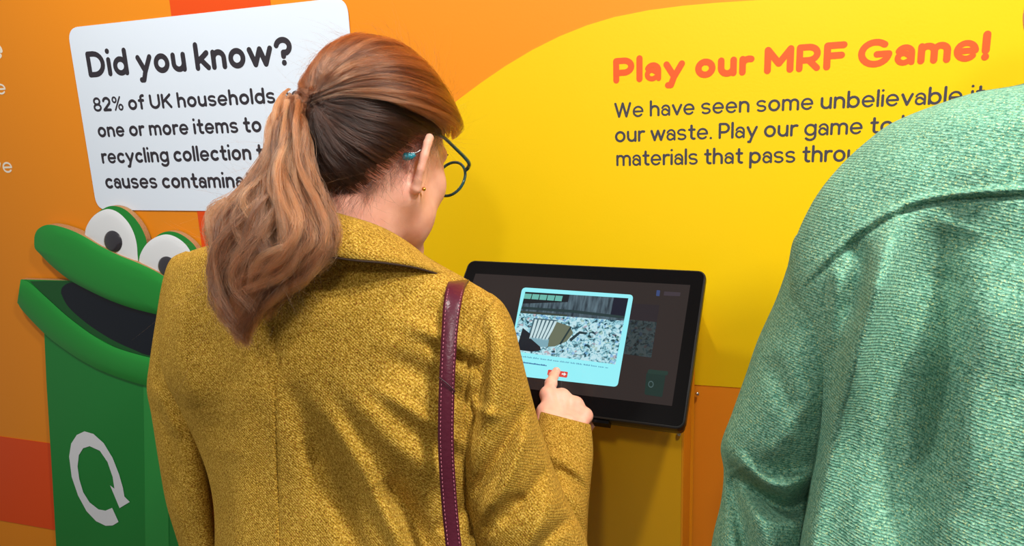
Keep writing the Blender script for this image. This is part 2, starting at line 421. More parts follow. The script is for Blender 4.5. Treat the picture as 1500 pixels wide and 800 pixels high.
    if ch == 'W': return [[(0, cap), (.34, lo), (.68, cap), (1.02, lo), (1.36, cap)]], 1.36
    if ch == '8': q = (cap - lo) / 4; return [arc(.36, cap - q, .31, q, 0, 360, 20), arc(.36, lo + q, .36, q, 0, 360, 20)], .72
    if ch == '2': return [arc(.34, cap - .33, .34, .33, 165, -35) + [(.02, lo), (.7, lo)]], .7
    if ch == '%': return [arc(.2, cap - .24, .2, .24, 0, 360, 16), arc(.82, lo + .24, .2, .24, 0, 360, 16), [(.2, lo), (.82, cap)]], 1.02
    return [], .3
WT = {'a': .80, 'e': .84, 's': .82, 'g': .92, '8': .82, '%': .66, 'm': .94, 'R': .94, 'G': .94}
def layout(s, w, gap):
    x = 0; w0 = w; out = []; ends = []
    for ch in s:
        if ch == ' ': x += .36 + gap * .5; ends.append(x); continue
        w = w0 * WT.get(ch, 1); st, W = glyph(ch, w); out.append((w / 2, [[(px + x + w / 2, py) for px, py in k] for k in st])); ends.append(x + W + w); x += W + w + gap
        if ch in 'vwykrtfPF': x -= gap * .3
    return out, ends
def letters(name, text, known, p0, p1, xh, w, mat, parent, off=.0024, gap=.11):
    """text on the wall: 'known' (its visible start) spans photo pixels p0..p1 along the baseline; xh = x-height in px at (x,y)"""
    A, B = on_wall(*p0, off), on_wall(*p1, off)
    X = np.linalg.norm(on_wall(xh[0], xh[1] - xh[2], off) - on_wall(xh[0], xh[1], off))
    L = np.linalg.norm(B - A); e = (B - A) / L; up_ = np.array([0, 0, 1.0])
    gl, ends = layout(text, w, gap); sx = L / ends[len(known) - 1]
    V, Fc = [], []; hw = w / 2
    wx = hw * X
    for hw_, g in gl:
        wx = hw_ * X
        for st in g:
            q = np.array([[p[0] * sx, p[1] * X] for p in st]); n = len(q)
            if n > 3 and np.allclose(q[0], q[-1]): q = np.vstack([q, q[1]])
            for i in range(len(q)):
                b = len(V); m = 14
                zo = 3e-6 * (len(Fc) % 60)
                for k in range(m):
                    t = 2 * math.pi * k / m; V.append((q[i][0] + wx * math.cos(t), q[i][1] + wx * math.sin(t), zo))
                Fc.append(tuple(range(b, b + m)))
                if i + 1 < len(q):
                    d = q[i + 1] - q[i]; ln = np.linalg.norm(d)
                    if ln < 1e-7: continue
                    nn = np.array([-d[1], d[0]]) / ln * wx; b = len(V)
                    V += [(*p_, zo + 1.5e-6) for p_ in (q[i] - nn, q[i + 1] - nn, q[i + 1] + nn, q[i] + nn)]; Fc.append((b, b + 1, b + 2, b + 3))
    V = np.array(V) if V else np.zeros((0, 3)); W3 = A + V[:, :1] * e + V[:, 1:2] * up_ + V[:, 2:] * WN
    return tag(mesh(name, W3, Fc, mat, parent=parent, smooth=False), kind='stuff')

# white information panel
def round_poly(C, r, n=8):
    C = [np.array(c, float) for c in C]; out = []
    for i, c in enumerate(C):
        a, b = C[i - 1], C[(i + 1) % len(C)]
        p, q = c + (a - c) / np.linalg.norm(a - c) * r, c + (b - c) / np.linalg.norm(b - c) * r
        for t in np.linspace(0, 1, n + 1): out.append((1 - t) ** 2 * p + 2 * t * (1 - t) * (c * .93 + (p + q) / 2 * .07) + t * t * q)
    return out
panel = tag(empty('information_panel', on_wall(310, 160, .002)), 'white rounded panel headed Did you know on orange wall left of woman', 'sign')
P = round_poly([on_wall(98.5, 41, .0022), on_wall(508, -4.5, .0022), on_wall(535, 311, .0022), on_wall(142, 307.5, .0022)], .028)
mesh('panel_board', *prism(P, WN, .0008), M_PANEL, parent=panel, smooth=False)
letters('heading', 'Did you know?', 'Did you know?', (130.5, 113.8), (431, 95.5), (240, 107, 29), .285, M_CHAR, panel)
for s, k, a, b in (('82% of UK households add', '82% of UK households', (138, 164), (404, 151.5)), ('one or more items to their', 'one or more items to', (144.5, 201.5), (384, 193.8)),
                   ('recycling collection that', 'recycling collection', (150, 240), (369, 234.6)), ('causes contamination', 'causes contaminat', (155.5, 276.5), (371, 275.5))):
    letters('text_line', s, k, a, b, (270, (a[1] + b[1]) / 2, 16.2), .265, M_CHAR, panel)
game = tag(empty('wall_lettering', on_wall(1150, 160, .002)), 'orange heading and dark text about a game, on the yellow wall', 'lettering')
letters('heading', 'Play our MRF Game!', 'Play our MRF Game!', (898, 122.8), (1449, 88.2), (1025, 113, 28.5), .335, M_ORINK, game, off=.0014, gap=.08)
for s, k, a, b in (('We have seen some unbelievable items in', 'We have seen some unbelievable', (900, 173), (1409, 151.6)), ('our waste. Play our game to help', 'our waste. Play our game to', (901, 208.8), (1308, 195)),
                   ('materials that pass through', 'materials that pass thro', (903, 243.5), (1238, 237))):
    letters('text_line', s, k, a, b, (1080, (a[1] + b[1]) / 2, 17.4), .205, M_INK, game, off=.0014, gap=.14)
edge = tag(empty('wall_lettering', on_wall(-5, 150, .002)), 'white letters of wall text cut off at far left on orange', 'lettering')
letters('text_line', 'e', 'e', (-17, 89.5), (7, 87), (-5, 88, 25), .28, M_WHITEINK, edge, off=.0004)
letters('text_line', 'e', 'e', (-4.5, 139), (10, 138), (3, 138, 15.5), .2, M_WHITEINK, edge, off=.0004)
letters('text_line', 've', 've', (-9, 254), (19.5, 253), (8, 253, 15.5), .2, M_WHITEINK, edge, off=.0004)

# ------------------------------------------------------------------ cardboard bin cut-out
M_BG = plain('bin_green', srgb(32, 140, 52), .35, spec=.5)
M_BGD = plain('bin_green_deep', srgb(14, 84, 34), .4)
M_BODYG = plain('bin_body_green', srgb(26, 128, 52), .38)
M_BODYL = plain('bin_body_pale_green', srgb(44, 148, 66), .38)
M_DARK = plain('bin_mouth_dark', srgb(8, 18, 30), .3)
M_EYEW = plain('eye_white', srgb(226, 230, 234), .35)
M_PUP = plain('pupil_black', srgb(44, 42, 50), .22, spec=.9, coat=.6)
M_CARD = plain('cardboard', srgb(176, 130, 86), .9, var=.35, bscale=350, bump=.8)
cut = tag(empty('bin_cutout', on_wall(150, 600, .002)), 'green cardboard wheelie bin cut-out with two round eyes on orange wall', 'cut-out')
z3 = lambda pts: [(x / 2.857, 270 + y / 2.857) for x, y in pts]
z4 = lambda pts: [(x / 2.667, 500 + y / 2.667) for x, y in pts]
def sm(pts, n=5):
    pts = np.array(pts); return catmull(np.vstack([pts, pts[:1]]), n * len(pts))[:-1]
def layer(name, px, off, thick, mat, bulge=0.0, smooth_pts=True, card=True, rings=7, parent=None):
    """a die-cut board: printed face (slightly domed when bulge>0), cardboard edge behind it"""
    q = sm(px) if smooth_pts else np.array(px); P = np.array([on_wall(x, y, off + .002) for x, y in q]); k = len(P); c = P.mean(0)
    V = [P]; Fc = []
    if bulge:
        prev = 0
        for j in range(1, rings):
            t = j / rings; s = 1 - t; V.append(c + (P - c) * s + WN * bulge * math.sqrt(1 - s * s))
            b0, b1 = (j - 1) * k, j * k
            Fc += [(b0 + i, b0 + (i + 1) % k, b1 + (i + 1) % k, b1 + i) for i in range(k)]
        V.append(c[None] + WN * bulge); b1 = (rings - 1) * k; Fc += [(b1 + i, b1 + (i + 1) % k, rings * k) for i in range(k)]
    else: Fc.append(tuple(range(k)))
    o = mesh(name, np.concatenate(V), Fc, mat, parent=parent or cut, smooth=bool(bulge))
    if card:
        V2 = np.concatenate([P, P - WN * thick]); mesh('cardboard_edge', V2, [(i, i + k, (i + 1) % k + k, (i + 1) % k) for i in range(k)], M_CARD, parent=o, smooth=False)
    return o
TH = .013
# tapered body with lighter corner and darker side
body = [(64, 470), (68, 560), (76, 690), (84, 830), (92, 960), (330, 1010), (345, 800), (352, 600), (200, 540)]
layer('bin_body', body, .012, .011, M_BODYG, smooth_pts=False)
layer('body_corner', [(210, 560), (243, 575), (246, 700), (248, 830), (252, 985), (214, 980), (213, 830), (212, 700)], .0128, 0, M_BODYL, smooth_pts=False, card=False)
rim = z3([(88, 398), (72, 495), (95, 530), (190, 630), (250, 678), (330, 733), (400, 772), (500, 812), (600, 842), (760, 870), (900, 860), (900, 560), (700, 470), (500, 420), (290, 403)])
layer('bin_rim', rim, .015, .014, M_BG, smooth_pts=False)
# shadowed inside of the bin and its dark mouth, printed on the board
layer('rim_inside', z3([(125, 406), (200, 404), (290, 405), (400, 430), (560, 500), (760, 560), (900, 600), (880, 740), (760, 745), (625, 724), (560, 710), (480, 681), (380, 626), (280, 551), (190, 470)]), .0156, 0, M_BGD, smooth_pts=False, card=False)
layer('mouth', z3([(255, 455), (262, 430), (300, 412), (400, 430), (560, 480), (760, 560), (890, 620), (860, 715), (760, 730), (625, 716), (560, 692), (480, 656), (400, 608), (330, 555), (280, 505)]), .0162, 0, M_DARK, card=False)
# rounded front lip of the rim
lip = z3([(76, 405), (72, 495), (95, 530), (190, 628), (330, 733), (500, 812), (700, 862), (880, 858), (900, 770), (760, 748), (625, 726), (480, 683), (380, 628), (280, 553), (190, 472), (118, 408)])
def ribbon(name, upper, lower, off, h, mat, n=60, m=9, parent=None):
    U, L = catmull(upper, n), catmull(lower, n); V = []
    for j in range(m):
        t = j / (m - 1); s = math.sin(math.pi * t) ** .6
        V += [on_wall(*(U[i] * (1 - t) + L[i] * t), off + .002 + h * s) for i in range(n)]
    Fc = [(j * n + i, (j + 1) * n + i, (j + 1) * n + i + 1, j * n + i + 1) for j in range(m - 1) for i in range(n - 1)]
    return mesh(name, V, Fc, mat, parent=parent or cut)
ribbon('bin_lip', z3([(86, 400), (120, 410), (190, 471), (280, 552), (380, 627), (480, 682), (625, 725), (760, 748), (900, 765)]),
       z3([(73, 490), (95, 530), (190, 629), (262, 685), (350, 742), (460, 795), (620, 846), (760, 870), (900, 868)]), .0164, .006, M_BG)
# lid
lid = z3([(143, 250), (145, 215), (160, 187), (195, 170), (240, 174), (300, 193), (355, 220), (420, 258), (500, 298), (570, 326), (640, 358), (700, 393), (770, 440), (800, 500), (775, 550), (720, 560),
          (660, 546), (560, 521), (470, 490), (380, 449), (290, 400), (220, 345), (170, 295), (147, 270)])
for nm, g, wt, pc, pr, dome in (('eye', z3([(400, 125), (430, 104), (462, 91), (500, 95), (535, 114), (572, 152), (600, 198), (614, 245), (606, 300), (580, 360), (480, 340), (400, 280), (380, 180)]),
                          z3([(355, 215), (361, 180), (385, 140), (420, 113), (458, 104), (500, 122), (540, 165), (566, 222), (575, 285), (568, 345), (480, 330), (400, 270)]), (473, 240), (38, 46), .004),
                         ('eye', z3([(650, 222), (672, 206), (705, 197), (745, 204), (785, 228), (818, 262), (845, 320), (840, 400), (760, 440), (690, 390), (640, 300)]),
                          z3([(580, 335), (588, 292), (615, 248), (655, 220), (700, 210), (745, 226), (785, 262), (812, 320), (812, 380), (780, 430), (690, 410), (620, 370)]), (700, 345), (39, 43), .004)):
    e = layer(nm, g, .014, .013, M_BG)
    layer('eye_white', wt, .0146, .0, M_EYEW, bulge=dome, card=False, parent=e)
    t = np.linspace(0, 2 * np.pi, 24, endpoint=False); q = [(pc[0] + pr[0] * math.cos(a) + .12 * pr[0] * math.sin(a), pc[1] + pr[1] * math.sin(a)) for a in t]
    layer('pupil', z3(q), .0186, .0, M_PUP, bulge=.006, smooth_pts=False, card=False, parent=e)
layer('bin_lid', lid, .022, .020, M_BG, bulge=.010)
arrow = z4([(270, 450), (278, 400), (300, 366), (330, 352), (365, 362), (405, 398), (440, 456), (465, 520), (480, 572), (486, 607), (507, 628), (467, 652), (430, 563), (447, 576), (440, 530), (420, 472), (390, 428),
            (350, 410), (325, 418), (308, 445), (303, 490), (310, 540), (325, 590), (350, 630), (385, 657), (412, 662), (438, 651), (463, 706), (440, 720), (412, 721), (375, 703), (338, 664), (305, 603), (280, 530)])
layer('recycling_emblem', arrow, .0132, 0, plain('emblem_white', srgb(222, 226, 232), .4), smooth_pts=False, card=False)

# ------------------------------------------------------------------ stand and touch screen
M_STAND = plain('stand_yellow', srgb(226, 168, 8), .38, bump=.1)
M_STANDS = plain('stand_yellow_orange_bounce', srgb(233, 150, 16), .38, bump=.1)  # stand yellow for the sides, with orange bounce light put into the colour
M_STEEL = plain('steel', (.6, .6, .6, 1), .25, metal=1)
M_BLACK = plain('black_plastic', srgb(8, 7, 8), .22, spec=.12)
M_CASE = plain('casing_black', srgb(18, 18, 20), .35, spec=.4)
TILT, SWING = rad(46), rad(-5)
Xm = np.array([math.cos(SWING), math.sin(SWING), 0]); Um = np.array([-math.sin(SWING) * math.sin(TILT), math.cos(SWING) * math.sin(TILT), math.cos(TILT)]); Nm = np.cross(Xm, Um)   # Nm faces the viewer
MP = on_plane(1002, 628, np.array([0, .92, 0]), np.array([0, 1.0, 0]))
def on_screen(px, py, off=0.0): return on_plane(px, py, MP + Nm * off, Nm)
def uv(px, py): q = on_screen(px, py) - MP; return float(q @ Xm), float(q @ Um)
u1 = np.mean([uv(1036, 400)[0], uv(1002, 626)[0]]); u0 = uv(686, 384)[0]
v1 = np.mean([uv(1030, 397)[1], uv(700, 381)[1]]); v0 = np.mean([uv(870, 612)[1], uv(985, 627)[1]])
print('screen', u0, u1, v0, v1, 'w', u1 - u0, 'h', v1 - v0)
STX1 = on_plane(998, 700, np.array([0, 1.045, 0]), np.array([0, 1.0, 0]))[0]
STX0 = STX1 - .36; SY = 1.045; pass
stand = tag(empty('display_stand', (STX0 + .18, 1.12, 0)), 'yellow box stand fixed to wall beneath the touch screen', 'stand')
def plane_z(y, behind):   # height of the plane 'behind' the glass at distance y
    p = MP - Nm * behind; return p[2] + (y - p[1]) * math.cos(TILT) / math.sin(TILT)
ZCAP = (MP + Um * v1 * .72)[2]
def slab(x0, x1, dz=0, yf=SY, z0=0.0):
    yb = WALL_Y - .004; q = [(yf, z0), (yb, z0), (yb, min(ZCAP, plane_z(yb, .115)) - dz), (yf, min(ZCAP, plane_z(yf, .115)) - dz)]
    V = np.array([(x, y, z) for x in (x0, x1) for y, z in q])
    return V, [(0, 1, 2, 3), (7, 6, 5, 4), (0, 3, 7, 4), (1, 5, 6, 2), (0, 4, 5, 1), (3, 2, 6, 7)]
mesh('stand_body', *slab(STX0, STX1), M_STAND, parent=stand, smooth=False)
mesh('side_panel', *slab(STX1 + .0002, STX1 + .003, .001, SY + .0005), M_STANDS, parent=stand, smooth=False)
mesh('side_panel', *slab(STX0 - .003, STX0 - .0002, .001, SY + .0005), M_STANDS, parent=stand, smooth=False)
mesh('fixing_flange', *box((STX1 + .004, WALL_Y - .006, (ZCAP - .03) / 2), (.004, .002, (ZCAP - .03) / 2)), M_STANDS, parent=stand, smooth=False)
for p in (on_wall(1021.5, 577, .008), on_plane(994.5, 636, np.array([0, SY - .002, 0]), np.array([0, 1.0, 0]))):
    mesh('screw', *ball(p, (.0035, .003, .0035), 12, 8), M_STEEL, parent=stand)
mon = tag(empty('touch_screen', MP + Xm * (u0 + u1) / 2 + Um * v0), 'black wall-mounted touch screen showing photo of waste', 'screen')
def rrect(x0, x1, y0, y1, r, n=6):
    o = []
    for cx, cy, a in ((x1 - r, y1 - r, 0), (x0 + r, y1 - r, 90), (x0 + r, y0 + r, 180), (x1 - r, y0 + r, 270)):
        for k in range(n + 1): t = rad(a + 90 * k / n); o.append((cx + r * math.cos(t), cy + r * math.sin(t)))
    return o
def sheet(prof):
    """stack of rounded rectangles: (inset, depth behind the glass)"""
    V = []; k = None
    for ins, dz in prof:
        q = rrect(u0 + ins, u1 - ins, v0 + ins, v1 - ins, max(.013 - ins, .003)); k = len(q)
        V += [MP + Xm * a + Um * b - Nm * dz for a, b in q]
    Fc = [(j * k + i, j * k + (i + 1) % k, (j + 1) * k + (i + 1) % k, (j + 1) * k + i) for j in range(len(prof) - 1) for i in range(k)]
    Fc = [f[::-1] for f in Fc] + [tuple(range(k)), tuple(range(len(prof) * k - 1, (len(prof) - 1) * k - 1, -1))]
    return V, Fc
mesh('casing', *sheet([(.0022, -.0004), (.0005, .0006), (0, .002), (0, .011), (.002, .014), (.004, .03)]), M_CASE, parent=mon, smooth=False)
mesh('glass_bezel', *sheet([(.0030, -.0012), (.0030, -.0002)]), M_BLACK, parent=mon, smooth=False)
mesh('rear_housing', *box(MP + Xm * (u0 + u1) / 2 + Um * (v0 + v1) * .5 - Nm * .052, (.09, .05, .022), (Xm, Um, Nm)), M_CASE, parent=mon, smooth=False)
mesh('cable_cover', *box(on_screen(882, 617, -.012), (.012, .006, .008), (Xm, Um, Nm)), M_BLACK, parent=mon, smooth=False)
def scr(name, px, off, mat, parent=None, uvs=None):
    P = np.array([on_screen(x, y, off) for x, y in px]); o = mesh(name, P, [tuple(range(len(P)))[::-1]], mat, parent=parent or mon, smooth=False)
    return o
M_DISP = glow('display_dark', srgb(52, 42, 40), .75)
s0, s1 = uv(697, 402)[0], np.mean([uv(1012, 418)[0], uv(984, 595.6)[0]]); t1 = np.mean([uv(1012, 418)[1], uv(697, 402)[1]]); t0 = uv(984, 595.6)[1]
q = [MP + Xm * a + Um * b + Nm * .0016 for a, b in ((s0, t0), (s1, t0), (s1, t1), (s0, t1))]
disp = mesh('display', q, [(0, 1, 2, 3)], M_DISP, parent=mon, smooth=False)
def rp(C, r): return round_poly([np.array(c + (0,)) for c in C], r)
def sc(name, C, off, mat, r=0):
    pts = [(p[0], p[1]) for p in rp(C, r)] if r else C
    return scr(name, pts, off, mat, parent=disp)
dimm = lambda n, c: glow(n, c, .8)
# dimmed game behind the card
def photo_mat(name, k):
    m, nt, b = newmat(name); N = nt.nodes.new; Lk = nt.links.new
    tc = N('ShaderNodeTexCoord'); v = N('ShaderNodeTexVoronoi'); v.inputs['Scale'].default_value = 230; v.inputs['Randomness'].default_value = 1
    n = N('ShaderNodeTexNoise'); n.inputs['Scale'].default_value = 125; n.inputs['Detail'].default_value = 4; n.inputs['Distortion'].default_value = 1.5
    Lk(tc.outputs['Object'], v.inputs['Vector']); Lk(tc.outputs['Object'], n.inputs['Vector'])
    r = N('ShaderNodeValToRGB'); e = r.color_ramp.elements; e[0].position = .36; e[0].color = srgb(24, 70, 84); e[1].position = .56; e[1].color = srgb(206, 244, 252)
    x = e.new(.45); x.color = srgb(140, 206, 222); Lk(n.outputs[0], r.inputs[0])
    cr = N('ShaderNodeValToRGB'); cr.color_ramp.interpolation = 'CONSTANT'; ce = cr.color_ramp.elements
    ce[0].position = 0; ce[0].color = (1, 1, 1, 1); ce[1].position = .80; ce[1].color = srgb(70, 150, 235)
    for pos, c in ((.86, srgb(235, 90, 110)), (.90, srgb(60, 60, 50)), (.95, srgb(200, 190, 140))): z = ce.new(pos); z.color = c
    sp = N('ShaderNodeSeparateColor'); Lk(v.outputs['Color'], sp.inputs[0]); Lk(sp.outputs[0], cr.inputs[0])
    mx = N('ShaderNodeMix'); mx.data_type = 'RGBA'; mx.blend_type = 'MULTIPLY'; mx.inputs[0].default_value = .5; Lk(r.outputs[0], mx.inputs[6]); Lk(cr.outputs[0], mx.inputs[7])
    Lk(mx.outputs[2], b.inputs['Emission Color']); b.inputs['Emission Strength'].default_value = k; b.inputs['Base Color'].default_value = (.004, .004, .004, 1)
    b.inputs['Roughness'].default_value = .15
    return m
M_PILE, M_PILED = photo_mat('waste_pile_image', .85), photo_mat('waste_pile_image_dimmed', .055)
sc('game_image', [(915, 444), (966, 447), (962, 472), (911, 467)], .0018, dimm('dim_building', srgb(44, 36, 42)))
sc('game_image', [(911, 467), (962, 472), (954, 524), (903, 517)], .0018, M_PILED)
sc('game_icon', [(962, 425), (967, 425.5), (966, 434), (961, 433.5)], .0018, dimm('dim_blue', srgb(60, 78, 130)), 1)
sc('game_icon', [(973, 427), (997, 428.5), (996, 434), (972, 433)], .0018, dimm('dim_grey', srgb(68, 58, 66)), 1)
sc('game_bin_image', [(947, 546), (975, 549), (970, 582), (944, 578)], .0018, dimm('dim_green', srgb(28, 52, 46)), 2)
sc('game_bin_image', [(950, 541), (979, 544), (978, 550), (948, 547)], .00185, dimm('dim_green_lid', srgb(34, 60, 52)), 2)
t = np.linspace(0, 2 * np.pi, 16, endpoint=False)
mesh('game_emblem', [on_screen(953.5 + rr * 4 * math.cos(a), 563 + rr * 5 * math.sin(a), .0019) for rr in (1, .72) for a in t], [(i, (i + 1) % 16, 16 + (i + 1) % 16, 16 + i) for i in range(16)], dimm('dim_pale', srgb(80, 104, 104)), parent=disp, smooth=False)
# card with the photograph
M_CYAN = glow('card_cyan', srgb(150, 240, 248), 1.0)
sc('card', [(765, 421), (928, 432), (904.5, 567), (741, 549)], .0020, M_CYAN, 6)
A, B, C_, D_ = np.array((769.5, 427.5)), np.array((920.5, 437)), np.array((901.5, 534)), np.array((748, 514))
def ph(s, t): return tuple((A * (1 - s) + B * s) * (1 - t) + (D_ * (1 - s) + C_ * s) * t)
def pic(name, st, off, mat): return sc(name, [ph(*k) for k in st], off, mat)
pic('photo_pile', [(0, .3), (1, .28), (1, 1), (0, 1)], .0022, M_PILE)
G = lambda n, *c: glow(n, srgb(*c), .9)
m, nt, b = newmat('concrete_wall_image'); n = nt.nodes.new('ShaderNodeTexNoise'); tcn = nt.nodes.new('ShaderNodeTexCoord'); mp = nt.nodes.new('ShaderNodeMapping'); mp.inputs['Scale'].default_value = (220, 30, 30)
nt.links.new(tcn.outputs['Object'], mp.inputs[0]); nt.links.new(mp.outputs[0], n.inputs['Vector']); n.inputs['Scale'].default_value = 1; n.inputs['Detail'].default_value = 4
r = nt.nodes.new('ShaderNodeValToRGB'); r.color_ramp.elements[0].position = .3; r.color_ramp.elements[0].color = srgb(26, 40, 52); r.color_ramp.elements[1].position = .7; r.color_ramp.elements[1].color = srgb(100, 124, 136)
nt.links.new(n.outputs[0], r.inputs[0]); nt.links.new(r.outputs[0], b.inputs['Emission Color']); b.inputs['Emission Strength'].default_value = .9; b.inputs['Base Color'].default_value = (.004, .004, .004, 1); b.inputs['Roughness'].default_value = .15
pic('photo_wall', [(0, 0), (1, 0), (1, .34), (0, .36)], .0023, m)
pic('photo_shade', [(0, 0), (.43, 0), (.43, .12), (0, .20)], .0024, G('img_dark', 26, 30, 36))
pic('photo_shade', [(.86, 0), (1, 0), (1, .28), (.86, .28)], .0024, G('img_dark2', 22, 24, 44))
pic('photo_beam', [(0, .25), (.5, .24), (1, .27), (1, .31), (.5, .285), (0, .29)], .0025, G('img_beam', 40, 60, 62))
pic('photo_beam', [(0, .32), (.45, .32), (.45, .35), (0, .355)], .0025, G('img_beam2', 60, 70, 60))
for k in range(5): pic('photo_window', [(.0 + k * .075, .03), (.068 + k * .075, .03), (.066 + k * .075, .115), (-.0 + k * .075, .115)], .0026, G('img_pane', 110, 190, 176) if k == 0 else D.materials['img_pane'])
pic('photo_bucket', [(.345, .44), (.50, .50), (.545, .60), (.50, .74), (.40, .84), (.335, .86), (.33, .62)], .0026, G('img_bucket', 110, 118, 96))
pic('photo_bucket_edge', [(.505, .50), (.52, .51), (.455, .80), (.435, .80)], .0027, G('img_rim', 40, 60, 62))
pic('photo_track', [(.06, .60), (.16, .70), (.26, .86), (.28, .93), (.20, .97), (.05, .97)], .0026, G('img_track', 30, 36, 44))
pic('photo_arm', [(.52, .70), (.60, .56), (.68, .57), (.67, .60), (.61, .60), (.54, .74)], .0026, G('img_arm', 36, 60, 66))
for k in range(6): pic('photo_tooth', [(.155 + k * .038, .44), (.178 + k * .038, .44), (.175 + k * .034, .60), (.165 + k * .030, .76), (.145 + k * .030, .76), (.15 + k * .034, .60)], .0027, G('img_tooth', 206, 232, 236) if k == 0 else D.materials['img_tooth'])
pic('photo_gap', [(.14, .42), (.36, .42), (.34, .78), (.13, .78)], .00255, G('img_gap', 70, 104, 116))
pic('photo_blade', [(.14, .74), (.33, .74), (.335, .86), (.27, .88)], .0027, G('img_blade', 130, 176, 190))
M_TXT = glow('card_text', srgb(60, 120, 170), .9)
def ctext(x0, y0, x1, y1, seed):
    rr = random.Random(seed); x = 0; d = np.array([x1 - x0, y1 - y0]); Vv, Ff = [], []
    while x < 1:
        ln = rr.uniform(.02, .07)
        k = 0
        while k < ln:
            for off in (0,):
                hgt = rr.choice([1.5, 1.5, 2.2]); p = np.array([x0, y0]) + d * (x + k); b = len(Vv)
                Vv += [on_screen(p[0] + a, p[1] + c, .0022) for a, c in ((0, 0), (.75, .1), (.75 + .2, .1 - hgt), (.2, -hgt))]; Ff.append((b, b + 1, b + 2, b + 3))
            k += .0105
        x += ln + .014
    mesh('caption_text', Vv, Ff, M_TXT, parent=disp, smooth=False)
ctext(752, 521.5, 888, 539.5, 3); ctext(752, 530, 800, 536.5, 4)
sc('button', [(803, 541.5), (832, 545), (830.5, 553.5), (801.5, 549.5)], .0022, glow('button_red', srgb(226, 70, 60), .95), 1.5)
sc('arrow_icon', [(823, 546.6), (826.2, 547), (826.4, 545.4), (829.6, 548.6), (825.6, 551), (825.9, 549.2), (822.7, 548.8)], .0024, glow('icon_white', srgb(240, 240, 240), .95))

# ------------------------------------------------------------------ people
def frame(az, pitch, roll=0):
    """axes of a head turned az to the right of the wall's normal and bowed by pitch"""
    h = np.array([math.sin(az), math.cos(az), 0]); z = np.array([0, 0, 1.0])
    f = h * math.cos(pitch) - z * math.sin(pitch); u = h * math.sin(pitch) + z * math.cos(pitch); r = np.cross(f, u)
    r, u = r * math.cos(roll) - u * math.sin(roll), u * math.cos(roll) + r * math.sin(roll)
    return np.array([r, f, u])
def head_mesh(C, M, neck, k=1.0, h=.0024):
    """head with face and ears plus the neck down to world point neck"""
    nk = (np.asarray(neck) - C) @ M.T / k
    lo = np.minimum([-.1, -.13, -.15], nk - .075); hi = np.maximum([.1, .135, .12], nk + .075)
    G = grid(lo, hi, h)
    S = ell(G, (0, -.012, .022), (.072, .093, .086))
    S = smin(S, ell(G, (0, .03, -.035), (.057, .060, .078)), .03)
    for s in (-1, 1):
        S = smin(S, cone(G, (s * .052, -.002, -.068), (s * .018, .070, -.116), .020, .017), .03); S = smin(S, ell(G, (s * .036, .045, -.074), (.024, .027, .034)), .02)
        S = smin(S, ell(G, (s * .036, .062, -.032), (.023, .024, .026)), .02)
        S = smin(S, cone(G, (s * .014, .087, .018), (s * .042, .070, .016), .009, .008), .015)
    S = smin(S, cone(G, (-.010, .079, -.117), (.010, .079, -.117), .015, .015), .02)
    S = smin(S, cone(G, (0, .089, .004), (0, .109, -.038), .006, .010), .012)
    for s in (-1, 1):
        S = smin(S, ell(G, (s * .010, .100, -.042), (.007, .009, .007)), .006)
        S = smax(S, -ell(G, (s * .031, .098, .000), (.017, .014, .010)), .010)
        S = smin(S, ell(G, (s * .031, .076, .000), (.013, .013, .012)), .003)
        S = smin(S, cone(G, (s * .0, .090, -.0655), (s * .020, .080, -.069), .0052, .003), .005)
        S = smin(S, cone(G, (s * .0, .088, -.0745), (s * .017, .080, -.072), .0062, .003), .005)
    S = smin(S, cone(G, (0, -.028, -.05), nk * .45 + np.array([0, -.028, -.05]) * .55, .052, .052), .03)
    S = smin(S, cone(G, nk * .45 + np.array([0, -.028, -.05]) * .55, nk, .052, .062), .02)
    # ears: flared shell, rolled rim and lobe
    for s in (-1, 1):
        a = rad(36); e1 = np.array([s * math.sin(a), -math.cos(a), 0]); e3 = np.array([0, .12, 1.0]); e3 /= np.linalg.norm(e3)
        e1 = e1 - e3 * (e1 @ e3); e1 /= np.linalg.norm(e1); e2 = np.cross(e1, e3)
        o = np.array([s * .072, -.006, -.037])
        pts = [(.002, .020), (.010, .034), (.022, .035), (.030, .024), (.030, .006), (.024, -.010), (.014, -.022), (.006, -.030), (.001, -.026)]
        W = [o + e1 * p + e3 * q for p, q in [(.92 * a_, .95 * b_) for a_, b_ in pts]]
        R_ = [.004, .0045, .0048, .0046, .0042, .004, .0045, .0062, .005]
        E_ = None
        for i in range(len(W) - 1):
            c = cone(G, W[i], W[i + 1], R_[i], R_[i + 1]); E_ = c if E_ is None else smin(E_, c, .003)
        sh = ell(G, o + e1 * .013 + e3 * .004, (.016, .0035, .027), np.array([e1, e2, e3]))
        S = smin(S, smin(E_, sh, .006), .005)
    V, Fc = nets(S, lo, h)
    return C + (V * k) @ M, Fc
